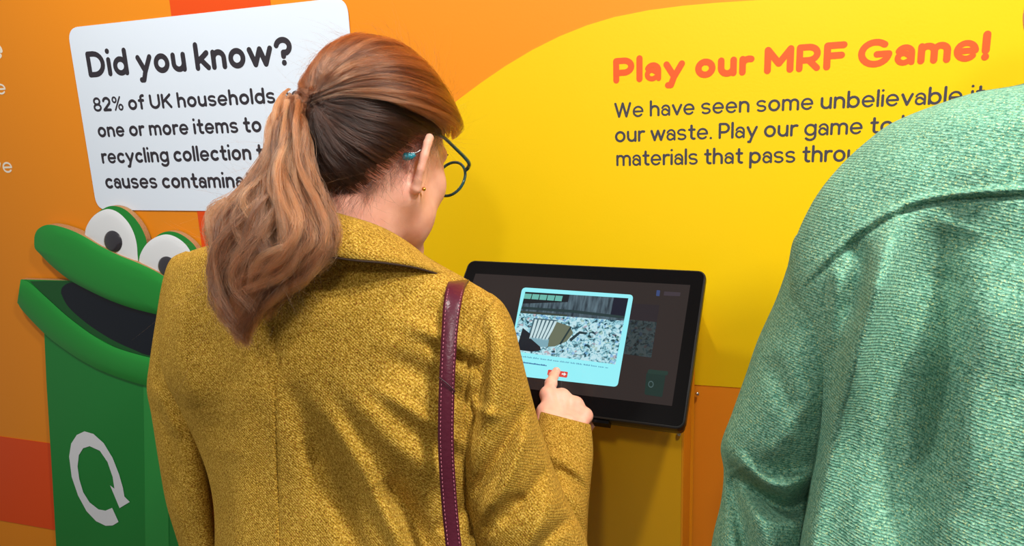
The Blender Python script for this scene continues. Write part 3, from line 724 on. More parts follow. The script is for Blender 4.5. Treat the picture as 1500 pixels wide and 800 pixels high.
def face_bits(C, M, parent, hairc):
    eyes = plain('eyeball', srgb(230, 226, 220), .15); iris = plain('iris', srgb(70, 60, 40), .1)
    for s in (-1, 1):
        e = mesh('eyeball', *ball(C + np.array([s * .031, .0785, 0]) @ M, .0118, 16, 10), eyes, parent=parent)
        mesh('iris', *ball(C + np.array([s * .031, .0865, -.001]) @ M, .0050, 12, 8), iris, parent=e)
        b = [C + np.array([s * x, y, z]) @ M for x, y, z in ((.014, .099, .020), (.028, .094, .0255), (.046, .080, .020))]
        mesh('eyebrow', *tube(catmull(b, 10), np.linspace(.0030, .0012, 10), 6), hairc, parent=parent)
    lip = plain('lip', srgb(176, 92, 84), .4)
    V, Fc = join([tube(catmull([C + np.array([x, y, z]) @ M for x, y, z in ((-.021, .083, -.070), (0, .0955, zz), (.021, .083, -.070))], 12), [.001, .002, .003, .004, .0045, .0047, .0047, .0045, .004, .003, .002, .001], 8) for zz in (-.0665, -.0742)])
    mesh('lips', V, Fc, lip, parent=parent)

def body_mesh(P, h=.011):
    """P: joints in world metres -> torso, arms to the wrists, legs and feet as one surface"""
    pts = np.array([p for p in P.values()]); lo = pts.min(0) - .2; hi = pts.max(0) + .2; lo[2] = -.02
    G = grid(lo, hi, h); c = lambda a, b, r1, r2: cone(G, P[a], P[b], r1, r2)
    mid = (np.array(P['sl']) + P['sr']) / 2
    S = cone(G, P['pelvis'], P['waist'], .10, .085); S = smin(S, cone(G, P['waist'], P['chest'], .085, .085), .05)
    S = smin(S, cone(G, P['sl'], P['sr'], .030, .030), .03); S = smin(S, cone(G, P['chest'], P['neck'], .065, .045), .03)
    S = smin(S, cone(G, P['hl'], P['hr'], .085, .085), .05)
    for s in 'lr':
        S = smin(S, c('s' + s, 'e' + s, .027, .026), .02); S = smin(S, c('e' + s, 'w' + s, .026, .021), .02)
        S = smin(S, c('h' + s, 'k' + s, .072, .046), .04); S = smin(S, c('k' + s, 'a' + s, .046, .032), .03)
        S = smin(S, c('a' + s, 't' + s, .03, .024), .03)
    S = np.maximum(S, -(G[..., 2] - .004))
    return nets(S, lo, h)
def hand_mesh(W, mcp, fingers, thumb, h=.0015, rs=1.0):
    """wrist point, four knuckles, finger joint chains (pip, dip, tip) and thumb chain, world coordinates"""
    allp = np.array([W[0], W[1]] + list(mcp) + [p for f in fingers for p in f] + list(thumb)); lo = allp.min(0) - .02; hi = allp.max(0) + .02
    G = grid(lo, hi, h); S = cone(G, W[0], W[1], .023 * rs, .021 * rs); cen = np.mean(mcp, 0)
    for i, m in enumerate(mcp):
        base = W[1] * .75 + W[1] * 0 + (np.asarray(m) - cen) * .35 + np.asarray(W[1]) * .25
        S = smin(S, cone(G, base, m, .0118 * rs, .0103 * rs), .0065)
    for i in range(3): S = smin(S, cone(G, mcp[i], mcp[i + 1], .0085 * rs, .0085 * rs), .008)
    rr = [(.0088, .0080, .0072, .0062), (.0090, .0082, .0074, .0064), (.0086, .0078, .0070, .0060), (.0076, .0068, .0062, .0054)]
    H = None
    for i, f in enumerate(fingers):
        ch = [np.asarray(mcp[i])] + [np.asarray(p) for p in f]; q = None
        for j in range(3):
            c = cone(G, ch[j], ch[j + 1], rr[i][j] * rs, rr[i][j + 1] * rs); q = c if q is None else smin(q, c, .003)
        q = smin(q, np.linalg.norm(G - ch[1], axis=-1) - rr[i][1] * 1.1 * rs, .004)
        H = q if H is None else np.minimum(H, q)
    S = smin(S, H, .006)
    t = [np.asarray(p) for p in thumb]
    S = smin(S, cone(G, t[0], t[1], .014 * rs, .0105 * rs), .012); S = smin(S, smin(cone(G, t[1], t[2], .0105 * rs, .0092 * rs), cone(G, t[2], t[3], .0092 * rs, .0075 * rs), .003), .004)
    return nets(S, lo, h)
def simple_hand(e, w_, side):
    """relaxed hand hanging on from the forearm"""
    e, w_ = np.asarray(e), np.asarray(w_); d = (w_ - e) / np.linalg.norm(w_ - e); f = np.array([0, 1.0, 0]); f = f - d * (f @ d); f /= np.linalg.norm(f); n = np.cross(d, f) * side
    mcp = [w_ + d * (.085 - .004 * i) + f * (.028 - .019 * i) for i in range(4)]; L = [.042, .046, .042, .033]; fg = []
    for i, m in enumerate(mcp):
        p = m + d * L[i] + n * .004; q = p + d * L[i] * .5 + n * L[i] * .25; fg.append([p, q, q + d * L[i] * .3 + n * L[i] * .3])
    th = [w_ + d * .02 + f * .02, w_ + d * .05 + f * .042, w_ + d * .08 + f * .047 + n * .01, w_ + d * .10 + f * .044 + n * .015]
    return hand_mesh((w_ - d * .03, w_), mcp, fg, th, h=.003)

def trousers(P, mat, parent):
    pts = np.array([P[k] for k in ('pelvis', 'hl', 'hr', 'kl', 'kr', 'al', 'ar')]); lo = pts.min(0) - .17; hi = pts.max(0) + .17; lo[2] = P['al'][2] - .02
    G = grid(lo, hi, .012); S = cone(G, P['hl'], P['hr'], .105, .105); S = smin(S, cone(G, P['pelvis'], P['waist'], .115, .11), .03)
    for s in 'lr': S = smin(S, cone(G, P['h' + s], P['k' + s], .092, .068), .03); S = smin(S, cone(G, P['k' + s], P['a' + s], .068, .06), .02)
    S = smax(S, (P['al'][2] + .005) - G[..., 2], .004); S = smax(S, G[..., 2] - hi[2] + .03, .004)
    mesh('trousers', *nets(S, lo, .012), mat, parent=parent)
def shoe(a, t, mat, sole, parent):
    a, t = np.array(a), np.array(t); lo = np.minimum(a, t) - .09; hi = np.maximum(a, t) + .09; lo[2] = -.004; hi[2] = .14; G = grid(lo, hi, .006)
    d = t - a; d[2] = 0; d /= np.linalg.norm(d); b = a - d * .03
    S = smin(cone(G, (b[0], b[1], .045), (t[0] + d[0] * .03, t[1] + d[1] * .03, .032), .042, .034), cone(G, (a[0], a[1], .05), (a[0], a[1], .10), .043, .044), .02)
    S = smax(smax(S, .010 - G[..., 2], .004), G[..., 2] - .105, .004)
    o = mesh('shoe', *nets(S, lo, .006), mat, parent=parent)
    S = smin(cone(G, (b[0], b[1], .02), (t[0] + d[0] * .03, t[1] + d[1] * .03, .02), .045, .039), G[..., 2] * 0 + 1, .001); S = np.maximum(np.maximum(S, .0015 - G[..., 2]), G[..., 2] - .014)
    mesh('sole', *nets(S, lo, .006), sole, parent=o)

def shell_hair(C, M, parent, mat, zfun, r, name='hair_base', h=.004, k=1.0):
    """solid under-layer of the hair so that no scalp shows"""
    G = grid((-.12, -.15, -.16), (.12, .13, .14), h); q = G - np.array(r[3:]); rr = np.array(r[:3])
    S = ell(G, r[3:], rr); dn = q / (np.linalg.norm(q / rr, axis=-1)[..., None] * rr + 1e-9)
    lim = np.interp(azim(dn), zfun[0], zfun[1]); S = smin(S, cone(G, (0, -.038, -.01), (0, -.046, -.060), .055, .038), .03); S = smax(S, (lim - dn[..., 2]) * .09, .012)
    V, Fc = nets(S, (-.12, -.15, -.16), h)
    return mesh(name, C + (V * k) @ M, Fc, mat, parent=parent)

# ---- the woman
head_ax = frame(rad(10), rad(27), rad(-2))
HC = at(560, 214, .905)
SL, SR = at(288, 460, .95), at(705, 490, .845)
nb = at(500, 372, .875)
fx = np.array([SL[0] * .5 + SR[0] * .5, (SL[1] + SR[1]) * .5, 0])
ELB = at(822, 835, .885); WR = at(829, 642, .975)
fing_d = (MP - EYE) @ Nm
def screen_depth(px, py): return depth_of(on_screen(px, py, .0035))
Pw = dict(pelvis=fx + [0, -.02, .86], waist=fx + [0, -.01, 1.02], chest=fx + [0, .0, 1.22], neck=nb, sl=SL, sr=SR,
          el=at(297, 775, 1.015), wl=at(345, 1010, 1.06), er=ELB, wr=WR,
          hl=fx + [-.085, -.01, .84], hr=fx + [.085, -.01, .84], kl=fx + [-.10, .02, .46], kr=fx + [.10, .0, .46],
          al=fx + [-.11, .0, .09], ar=fx + [.11, -.02, .09], tl=fx + [-.13, .13, .035], tr=fx + [.14, .11, .035])
Pw = {k: np.array(v) for k, v in Pw.items()}
tipd = screen_depth(815, 543); tq = tipd - 1.172
mcp = [at(802, 578, tq + 1.125), at(823, 581, tq + 1.130), at(843, 593, tq + 1.128), at(857, 609, tq + 1.115)]
fingers = [[at(807, 562, tipd - .026), at(811, 551, tipd - .012), at(815, 544, tipd - .004)],
           [at(836, 590, tq + 1.170), at(832, 615, tq + 1.168), at(824, 622, tq + 1.145)],
           [at(854, 601, tq + 1.165), at(848, 626, tq + 1.160), at(840, 632, tq + 1.138)],
           [at(866, 618, tq + 1.142), at(858, 638, tq + 1.135), at(850, 640, tq + 1.120)]]
thumb = [at(800, 620, tq + 1.085), at(797, 603, tq + 1.110), at(803, 600, tq + 1.138), at(812, 600, tq + 1.160)]
print('tip depth', tipd)
body = join([body_mesh(Pw), head_mesh(HC, head_ax, nb + [0, 0, -.02]), hand_mesh((at(829, 652, tq + 1.082), at(829, 630, tq + 1.095)), mcp, fingers, thumb), simple_hand(Pw['el'], Pw['wl'], 1)])
woman = tag(mesh('person', *body, M_SKIN, origin=fx), 'woman in mustard wool coat seen from behind, pressing the touch screen', 'person')
M_NAIL = plain('nail', srgb(236, 190, 180), .25)
nl = [ball(fingers[0][2] - Nm * 0 + (-fw) * .0035 + UP * .001, (.0040, .0022, .0048), 12, 8)]
mesh('fingernail', *join(nl), M_NAIL, parent=woman)
M_TR = plain('dark_trousers', srgb(34, 34, 44), .85, bump=.3, bscale=600); M_SHOE = plain('black_leather', srgb(20, 18, 18), .35); M_SOLE = plain('sole_rubber', srgb(40, 38, 36), .8)
trousers(Pw, M_TR, woman)
for s in 'lr': shoe(Pw['a' + s], Pw['t' + s], M_SHOE, M_SOLE, woman)
M_HBROW = plain('brow_brown', srgb(70, 44, 30), .8)
face_bits(HC, head_ax, woman, M_HBROW)

# coat
coat_rows = [
    (455, 345, 560, 356, .86, .85, .030, .04),
    (415, 348, 592, 366, .87, .845, .060, .055),
    (345, 354, 640, 386, .89, .84, .082, .07),
    (290, 364, 690, 413, .915, .835, .092, .08),
    (257, 384, 728, 440, .93, .825, .100, .09),
    (240, 428, 738, 480, .935, .82, .108, .10),
    (232, 500, 735, 540, .935, .815, .112, .11),
    (240, 556, 722, 600, .935, .815, .108, .12),
    (262, 600, 706, 650, .935, .82, .102, .12),
    (286, 648, 696, 700, .935, .825, .098, .12),
    (305, 700, 698, 750, .935, .83, .096, .12),
    (314, 760, 704, 810, .935, .83, .098, .12),
    (312, 850, 712, 890, .94, .83, .108, .13),
    (300, 960, 730, 990, .95, .83, .120, .14),
    (292, 1050, 745, 1080, .96, .84, .125, .15)]
cf = [([(300, 361), (268, 376), (250, 400), (240, 434), (236, 500)], 3.5, -.006), ([(395, 430), (404, 520), (404, 620), (410, 800), (412, 1000)], 2.2, -0.0056),      # centre seam
      ([(330, 560), (345, 640), (350, 740), (352, 860)], 30, 0.0096),
      ([(470, 590), (520, 670), (560, 740), (600, 830)], 16, 0.0160),
      ([(500, 560), (570, 640), (640, 690), (690, 700)], 22, 0.0128),
      ([(455, 640), (500, 740), (540, 850)], 18, -0.0160),
      ([(560, 700), (600, 750), (640, 830)], 20, -0.0192),
      ([(420, 560), (450, 640), (470, 760)], 20, -0.0080),
      ([(560, 520), (640, 560), (700, 600)], 18, -0.0096), ([(540, 560), (630, 620), (690, 660)], 14, 0.0096),
      ([(590, 470), (660, 500), (720, 520)], 16, 0.0080), ([(620, 500), (680, 530), (730, 550)], 9, -0.0080),
      ([(300, 470), (330, 560), (320, 660)], 26, -0.0096), ([(270, 440), (262, 520), (285, 600)], 16, 0.0096),
      ([(640, 780), (690, 730), (700, 690)], 12, -0.0128), ([(330, 440), (420, 430), (520, 470)], 40, 0.0064),
      ([(742, 428), (729, 438), (700, 480), (687, 537), (679, 611), (673, 674)], 3, -.006)]
coat = mesh('coat', *cloth_loft(coat_rows, 400, 400, cf, p=2.35, wob=.0012), M_COAT, parent=woman)
tag(coat, 'mustard tweed wool coat with collar')
# right sleeve
rs_rows = [
    (706, 424, 722, 431, .850, .845, .020, .02),
    (694, 436, 738, 446, .845, .840, .060, .05),
    (688, 470, 752, 474, .840, .838, .078, .06),
    (684, 520, 763, 518, .835, .838, .086, .07),
    (678, 575, 775, 566, .832, .840, .088, .07),
    (671, 635, 789, 618, .832, .845, .088, .07),
    (668, 690, 805, 668, .835, .850, .088, .07),
    (674, 740, 826, 722, .840, .860, .088, .07),
    (688, 800, 856, 784, .845, .870, .086, .07),
    (712, 860, 872, 846, .855, .885, .078, .07),
    (748, 905, 874, 890, .865, .895, .060, .06),
    (790, 930, 858, 924, .875, .895, .030, .03)]
rf = [([(742, 428), (729, 438), (700, 480), (687, 537), (679, 611), (673, 674)], 3, -.006), ([(745, 470), (735, 540), (715, 620), (690, 700)], 14, 0.0098), ([(715, 480), (706, 560), (690, 640)], 8, -0.0084),
      ([(770, 590), (745, 640), (715, 690), (690, 730)], 9, -0.0140), ([(775, 620), (760, 670), (735, 720), (700, 760)], 12, 0.0140),
      ([(800, 680), (770, 730), (730, 770)], 10, -0.0126), ([(815, 720), (790, 770), (760, 820)], 14, 0.0126),
      ([(850, 750), (800, 790), (760, 850)], 9, -0.0112), ([(680, 560), (700, 600), (735, 610)], 9, 0.0070),
      ([(760, 500), (768, 560), (775, 610)], 10, 0.0056), ([(700, 790), (740, 740), (770, 730)], 9, -0.0084)]
mesh('coat_sleeve', *cloth_loft(rs_rows, 240, 300, rf, p=2.2, wob=.0012), M_COAT, parent=woman)
# right forearm with open cuff
fr_rows = [
    (792, 603, 865, 622, tq + 1.098, tq + 1.098, .036, .036),
    (788, 612, 867, 634, tq + 1.092, tq + 1.090, .042, .040),
    (782, 640, 869, 664, .972, .972, .050, .044),
    (778, 680, 866, 700, .952, .952, .055, .046),
    (776, 730, 862, 745, .93, .932, .060, .05),
    (778, 790, 860, 798, .905, .912, .064, .05),
    (782, 850, 862, 850, .885, .895, .060, .05),
    (800, 900, 858, 895, .875, .885, .03, .03)]
ff = [([(800, 636), (830, 640), (862, 668)], 6, -.004), ([(790, 668), (820, 672), (855, 700)], 8, .007), ([(795, 690), (830, 694), (866, 726)], 6, -.007),
      ([(800, 715), (835, 726), (864, 760)], 9, .008), ([(810, 750), (840, 762), (862, 790)], 7, -.006), ([(790, 650), (802, 700), (812, 760)], 7, -.007)]
V, Fc = cloth_loft(fr_rows, 120, 130, ff, p=2.0, cap=False)
fs = mesh('coat_sleeve', V, Fc, M_COAT, parent=woman)
so = fs.modifiers.new('thickness', 'SOLIDIFY'); so.thickness = .003; so.offset = 1
# left sleeve
ls_rows = [
    (272, 368, 300, 372, 0.947, 0.937, 0.02, 0.03),
    (250, 380, 296, 386, 0.957, 0.942, 0.04, 0.05),
    (238, 412, 290, 416, 0.962, 0.947, 0.052, 0.06),
    (228, 470, 280, 470, 0.967, 0.952, 0.056, 0.06),
    (219, 530, 278, 530, 0.972, 0.957, 0.056, 0.06),
    (215, 570, 284, 572, 0.977, 0.962, 0.056, 0.06),
    (222, 610, 292, 612, 0.982, 0.967, 0.056, 0.06),
    (233, 680, 306, 684, 0.992, 0.977, 0.056, 0.06),
    (244, 740, 313, 742, 1.002, 0.987, 0.056, 0.055),
    (262, 800, 322, 800, 1.012, 0.997, 0.052, 0.055),
    (285, 880, 352, 876, 1.022, 1.012, 0.048, 0.05),
    (300, 950, 372, 944, 1.042, 1.032, 0.044, 0.045)]
lf = [([(232, 470), (238, 520), (228, 570)], 7, -.006), ([(222, 560), (240, 600), (262, 640)], 8, .006), ([(228, 590), (248, 640), (262, 700)], 8, -.006), ([(250, 700), (270, 740), (285, 800)], 12, -.005)]
mesh('coat_sleeve', *cloth_loft(ls_rows, 120, 180, lf, p=2.1, wob=.001), M_COAT, parent=woman)
# raised roll of the armhole seams
def ridge(name, px, dd, r, mat, parent, n=50):
    q = catmull([(x, y, d) for (x, y), d in zip(px, dd)], n)
    return mesh(name, *tube(at(q[:, 0], q[:, 1], q[:, 2]), r, 8), mat, parent=parent)
# collar: folded band, standing at the neck and lying over the back
cu = [(392, 330, .80), (425, 318, .785), (470, 311, .782), (520, 322, .790), (560, 336, .812), (592, 354, .845), (622, 378, .880), (652, 396, .905)]
cm = [(386, 342, .775), (422, 332, .757), (470, 326, .750), (522, 336, .757), (566, 350, .778), (604, 368, .808), (636, 387, .845), (662, 401, .880)]
cl = [(372, 372, .800), (415, 372, .762), (467, 373, .745), (520, 380, .742), (565, 384, .748), (610, 391, .765), (648, 402, .790), (672, 411, .815)]
def band(polys, n=90, m=10):
    A = [catmull(p, n) for p in polys]; out = []
    for i in range(n): out.append(catmull([a[i] for a in A], m))
    q = np.array(out); V = at(q[..., 0].ravel(), q[..., 1].ravel(), q[..., 2].ravel())
    Fc = [(i * m + j, i * m + j + 1, (i + 1) * m + j + 1, (i + 1) * m + j) for i in range(n - 1) for j in range(m - 1)]
    return V, Fc
inner = [(x, y + 14, d + .012) for x, y, d in cu]
co = mesh('coat_collar', *band([inner, cu, cm, cl]), M_COAT, parent=woman)
so = co.modifiers.new('thickness', 'SOLIDIFY'); so.thickness = .0045; so.offset = 0
dl_ = [(x - 1, y + 1.5, d - .001) for x, y, d in cl[1:]]
mesh('collar_seam', *tube(at(*[catmull(dl_, 60)[:, i] for i in range(3)]), .0011, 6), plain('dark_piping', srgb(52, 34, 20), .9), parent=woman)

# ---- hair of the woman
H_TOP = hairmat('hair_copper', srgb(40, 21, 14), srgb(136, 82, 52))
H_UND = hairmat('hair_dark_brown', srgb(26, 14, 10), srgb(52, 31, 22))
H_TAIL = hairmat('hair_golden_brown', srgb(30, 15, 10), srgb(156, 98, 62))
M_HBASE = plain('hair_base_brown', srgb(46, 28, 20), .7, bump=.5, bscale=120)
ZF = ([0, .7, .95, 1.2, 1.45, 1.7, 2.2, 2.6, 3.15], [-.96, -.95, -.84, -.58, -.26, -.10, .10, .42, .60])
def azim(d): return np.arctan2(np.abs(d[..., 0]), -d[..., 1])
HR = (.082, .105, .097, 0, -.012, .022)
shell_hair(HC, head_ax, woman, M_HBASE, ZF, (.079, .101, .093, 0, -.012, .022))
hc0 = np.array(HR[3:]); hr = np.array(HR[:3]); tie = np.array([-.10, -1, -.17]); tie /= np.linalg.norm(tie)
def sphere_dirs(n):
    v = rng.normal(size=(n, 3)); return v / np.linalg.norm(v, axis=1)[:, None]
def bulk(q):
    z = np.clip(-q[..., 2:3], 0, .985); f = np.where(z > 0, (1 - z ** 3) ** (1 / 3.) / np.sqrt(1 - z * z), 1)
    f = 1 + (f - 1) * .9; return q * hr * np.concatenate([1 + (f - 1) * .55, f, np.ones_like(f) * 1.0 + (z > 0) * .24], -1)
def paths(d, lift, seed, k, droop, endr):
    s = np.linspace(0, 1, k)
    om = np.arccos(np.clip(d @ tie, -1, 1)); sn = np.sin(om)[:, None] + 1e-6
    a = np.sin((1 - s)[None] * om[:, None]) / sn; b = np.sin(s[None] * om[:, None]) / sn
    q = a[..., None] * d[:, None] + b[..., None] * tie; q /= np.linalg.norm(q, axis=2)[..., None]
    P = bulk(q) + q * (lift[:, None] * np.sin(np.pi * s ** .8)[None] + .0015)[..., None] + hc0
    wob_ = np.sin(s[None] * (5 + 5 * seed[:, None]) + seed[:, None] * 40)
    P = P + (wob_ * np.sin(np.pi * s)[None])[..., None] * np.cross(q, tie) * .0035
    fr = np.clip(d[:, 1] - .05, 0, 1)[:, None] * np.sin(np.pi * np.clip(s * 1.1 + .12, 0, 1))[None] * droop * (1 - .75 * np.clip((np.abs(d[:, :1]) - .5) / .35, 0, 1))
    lowr = np.clip((.30 - d[:, 2]) / .3, 0, 1) * np.clip((d[:, 1] + .1) * 4, 0, 1); P[..., 2] += (lowr[:, None] * np.sin(np.pi * s)[None]) * .020
    P[..., 2] -= fr; P[..., 0] += np.sign(d[:, :1]) * fr * .38; P[..., 1] += fr * .25
    T_ = hc0 + tie * (hr - .002); w_ = (s ** 6)[None, :, None]
    return P * (1 - w_) + (T_ + endr[:, None]) * w_
def scalp(n, cond, lift, k=26, jitter=.0022, droop=0, tufts=260, name='hair', r0=.00016, mat=None):
    def pick(m):
        d = sphere_dirs(m * 9); lim = np.interp(azim(d), ZF[0], ZF[1]); return d[(d[:, 2] > lim - .02) & cond(d)][:m]
    c = pick(tufts); d = pick(n); sd = rng.uniform(0, 1, len(c)); j = np.argmax(d @ c.T, axis=1)
    lc = lift(c) * rng.uniform(.75, 1.25, len(c)) + rng.normal(0, .0012, len(c)); e = rng.normal(0, .007, (len(c), 3))
    PC = paths(c, lc, sd, k, droop, e); PI = paths(d, lc[j] + rng.normal(0, jitter, len(d)), sd[j] + rng.normal(0, .02, len(d)), k, droop, e[j] + rng.normal(0, .003, (len(d), 3)))
    s = np.linspace(0, 1, k); m = (.15 + .55 * s)[None, :, None]
    P = PI * (1 - m) + PC[j] * m
    P = P + np.cumsum(rng.normal(0, .00022, P.shape), axis=1)
    strands(name, HC + P @ head_ax, r0, mat, woman, tint=.7 * rng.uniform(0, 1, len(c))[j] + .5 * rng.uniform(0, 1, len(d)) - .1)
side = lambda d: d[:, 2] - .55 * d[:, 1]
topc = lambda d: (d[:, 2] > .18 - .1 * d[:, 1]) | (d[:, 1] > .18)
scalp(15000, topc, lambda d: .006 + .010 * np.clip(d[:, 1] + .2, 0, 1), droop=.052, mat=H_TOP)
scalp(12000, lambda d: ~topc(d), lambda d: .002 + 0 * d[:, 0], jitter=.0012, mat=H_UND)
# short wisps at the nape and behind the ear
def wisps(n, dirs_cond, ln, parent, mat, down):
    d = sphere_dirs(n * 40); d = d[dirs_cond(d)][:n]; k = 8; s = np.linspace(0, 1, k)[None, :, None]
    P0 = bulk(d) * .97 + hc0; g = rng.normal(0, 1, (len(d), 3)); L = rng.uniform(.4, 1, (len(d), 1, 1)) * ln
    P = P0[:, None] + (np.array(down) + g[:, None] * .35) * L * s + g[:, None, [2, 0, 1]] * .3 * L * s * s + d[:, None] * .004
    strands('hair', HC + P @ head_ax, .00009, mat, parent)
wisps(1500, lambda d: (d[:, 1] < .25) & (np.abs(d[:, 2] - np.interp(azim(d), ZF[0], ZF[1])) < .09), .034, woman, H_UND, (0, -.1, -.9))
def flyaway(n, ln):
    d = sphere_dirs(n * 3); d = d[d[:, 2] > .1][:n]; k = 12; s = np.linspace(0, 1, k)[None, :, None]
    t = tie - d * (d @ tie)[:, None]; t /= np.linalg.norm(t, axis=1)[:, None]; g = rng.normal(0, 1, (len(d), 3))
    L = rng.uniform(.4, 1, (len(d), 1, 1)) * ln
    P = (d * (hr + .008) + hc0)[:, None] + (t[:, None] + g[:, None] * .35) * L * s + d[:, None] * (.006 * np.sin(np.pi * s)) + d[:, None] * .012 * s
    strands('hair', HC + P @ head_ax, .00005, H_TOP, woman)
flyaway(500, .05)
# pony tail in locks: centre line (px, py, depth), lock radius in px, strands
locks = [
    ([(428, 146, .795), (414, 180, .775), (408, 225, .760), (390, 275, .752), (372, 320, .742), (392, 360, .732), (402, 400, .728), (376, 440, .728), (352, 478, .734), (362, 500, .738)], [12, 15, 17, 23, 28, 26, 22, 17, 11, 5], 1700),
    ([(432, 150, .795), (436, 185, .772), (442, 225, .760), (446, 268, .752), (462, 310, .742), (470, 350, .735), (452, 388, .730), (424, 412, .732), (392, 438, .738), (384, 462, .742)], [11, 14, 16, 17, 19, 21, 20, 17, 11, 5], 1500),
    ([(426, 148, .800), (417, 186, .788), (405, 236, .776), (376, 282, .768), (336, 320, .760), (330, 362, .750), (344, 398, .742), (338, 430, .738), (330, 452, .740)], [11, 13, 15, 20, 25, 24, 20, 12, 5], 1300),
    ([(430, 155, .790), (420, 200, .765), (412, 250, .748), (424, 295, .732), (438, 335, .722), (430, 372, .718), (400, 396, .720), (372, 418, .724), (356, 446, .730), (368, 476, .734)], [12, 15, 19, 22, 24, 23, 20, 16, 11, 5], 1500),
    ([(424, 160, .795), (412, 220, .772), (396, 275, .755), (360, 325, .742), (334, 372, .735), (322, 415, .732), (330, 450, .730), (348, 482, .732), (356, 498, .734)], [5, 12, 17, 18, 17, 14, 11, 7, 4], 900),
    ([(426, 165, .790), (405, 225, .765), (400, 285, .742), (388, 330, .728), (362, 372, .722), (352, 412, .722), (372, 446, .726), (362, 476, .732), (346, 492, .736)], [4, 12, 16, 17, 16, 14, 11, 7, 4], 900),
    ([(432, 160, .790), (446, 205, .768), (452, 255, .755), (474, 300, .744), (486, 340, .738), (478, 376, .734), (458, 404, .735)], [3, 6, 8, 10, 9, 7, 2], 350),
    ([(405, 260, .770), (360, 290, .772), (328, 318, .775), (316, 350, .778), (320, 380, .780), (330, 410, .782)], [6, 16, 18, 14, 9, 2], 380)]
P_all, T_all = [], []
for cl_, rr_, n in locks:
    k = 44; c = catmull(cl_, k); r_ = catmull(np.array(rr_, float)[:, None], k)[:, 0] / F_PX * .66
    base = at(c[:, 0], c[:, 1], c[:, 2]); sub = 16
    cen = rng.normal(0, .46, (sub, 3)); tnt = rng.uniform(0, 1, sub); sid = rng.integers(0, sub, n)
    off = cen[sid] + rng.normal(0, .17, (n, 3)); nr = np.linalg.norm(off, axis=1); off *= np.minimum(1, 1.1 / nr)[:, None]
    s = np.linspace(0, 1, k); ph1 = rng.uniform(0, 6.28, sub)[sid]; fq = rng.uniform(8, 19, sub)[sid]
    P = base[None] + off[:, None] * r_[None, :, None]
    wv = np.sin(s[None] * fq[:, None] + ph1[:, None]) * .0056; wv2 = np.cos(s[None] * fq[:, None] * .9 + ph1[:, None] * 1.7) * .0046
    P = P + wv[..., None] * RT + wv2[..., None] * UP
    P = P + (np.cumsum(rng.normal(0, .00042, (n, k, 3)), axis=1)) * .8
    Ls = np.clip(rng.normal(.93, .07, n), .7, 1.0); tt = s[None] * Ls[:, None] * (k - 1); i0 = np.clip(tt.astype(int), 0, k - 2); fr_ = (tt - i0)[..., None]; ar = np.arange(n)[:, None]
    P = P[ar, i0] * (1 - fr_) + P[ar, i0 + 1] * fr_
    P_all.append(P); T_all.append(.75 * tnt[sid] + .45 * rng.uniform(0, 1, n) - .1)
P_all = np.concatenate(P_all)
strands('ponytail', P_all, .00018, H_TAIL, woman, tint=np.concatenate(T_all))
# stray ends around the tail
n = 800; k = 14; st_ = P_all[rng.integers(0, len(P_all), n), rng.integers(8, 36, n)]; s = np.linspace(0, 1, k)[None, :, None]
g = rng.normal(0, 1, (n, 1, 3)); g2 = rng.normal(0, 1, (n, 1, 3)); L = rng.uniform(.02, .06, (n, 1, 1))
strands('hair', st_[:, None] + (g * .45 - UP * .55 - fw * .3) * L * s + g2 * .5 * L * s * s, .00005, H_TAIL, woman)
c = catmull(np.array([(430, 154, .800), (424, 215, .785), (408, 280, .770), (398, 340, .758), (396, 385, .750), (376, 430, .748), (360, 470, .745)]), 30)
mesh('ponytail_base', *tube(at(c[:, 0], c[:, 1], c[:, 2]), np.interp(np.linspace(0, 1, 30), [0, .2, .5, .8, 1], [.006, .012, .024, .020, .004]), 16), M_HBASE, parent=woman)
tb = [HC + (hc0 + tie * (hr - .002) + np.array([.011 * math.cos(a), 0, .011 * math.sin(a)])) @ head_ax for a in np.linspace(0, 2 * np.pi, 24)]
mesh('hair_tie', *tube(tb, .0022, 8, caps=False), plain('hair_tie_brown', srgb(60, 36, 26), .8), parent=woman)

# ---- what she wears and carries
gl = tag(empty('eyeglasses', HC + np.array([0, .10, 0]) @ head_ax), 'dark teal framed glasses worn by woman in mustard coat', 'glasses')
M_TEAL = plain('teal_acetate', srgb(20, 78, 78), .2, spec=.6, var=.5, bscale=300, coat=.5)
m, nt, b = newmat('clear_lens'); b.inputs['Transmission Weight'].default_value = 1; b.inputs['Roughness'].default_value = .0; b.inputs['IOR'].default_value = 1.02; b.inputs['Base Color'].default_value = (1, 1, 1, 1); M_LENS = m
loc = lambda *p: HC + np.array(p) @ head_ax
for s in (-1, 1):
    t = np.linspace(0, 2 * np.pi, 36, endpoint=False); ring = [loc(s * (.0385 + .0265 * math.cos(a)), .112 - .010 * abs(math.cos(a) * .5 + .5) , -.004 + .0245 * math.sin(a)) for a in t]
    ring.append(ring[0]); mesh('rim', *tube(ring, .0021, 8, caps=False), M_TEAL, parent=gl)
    V = np.array(ring[:-1]); mesh('lens', np.concatenate([V, V + head_ax[1] * .0012]), [tuple(range(36)), tuple(range(71, 35, -1))] + [(i, (i + 1) % 36, 36 + (i + 1) % 36, 36 + i) for i in range(36)], M_LENS, parent=gl, smooth=False)
    arm = [loc(s * .0630, .1025, .006), loc(s * .0700, .0985, .009), loc(s * .080, .080, .009), loc(s * .081, .045, .012), loc(s * .080, .010, .014), loc(s * .078, -.005, .006), loc(s * .074, -.014, -.016)]
    mesh('temple_arm', *tube(catmull(arm, 40), [.0028] * 12 + list(np.linspace(.0026, .0018, 28)), 8), M_TEAL, parent=gl)
mesh('bridge', *tube(catmull([loc(-.013, .110, .003), loc(0, .114, .006), loc(.013, .110, .003)], 10), .0018, 8), M_TEAL, parent=gl)
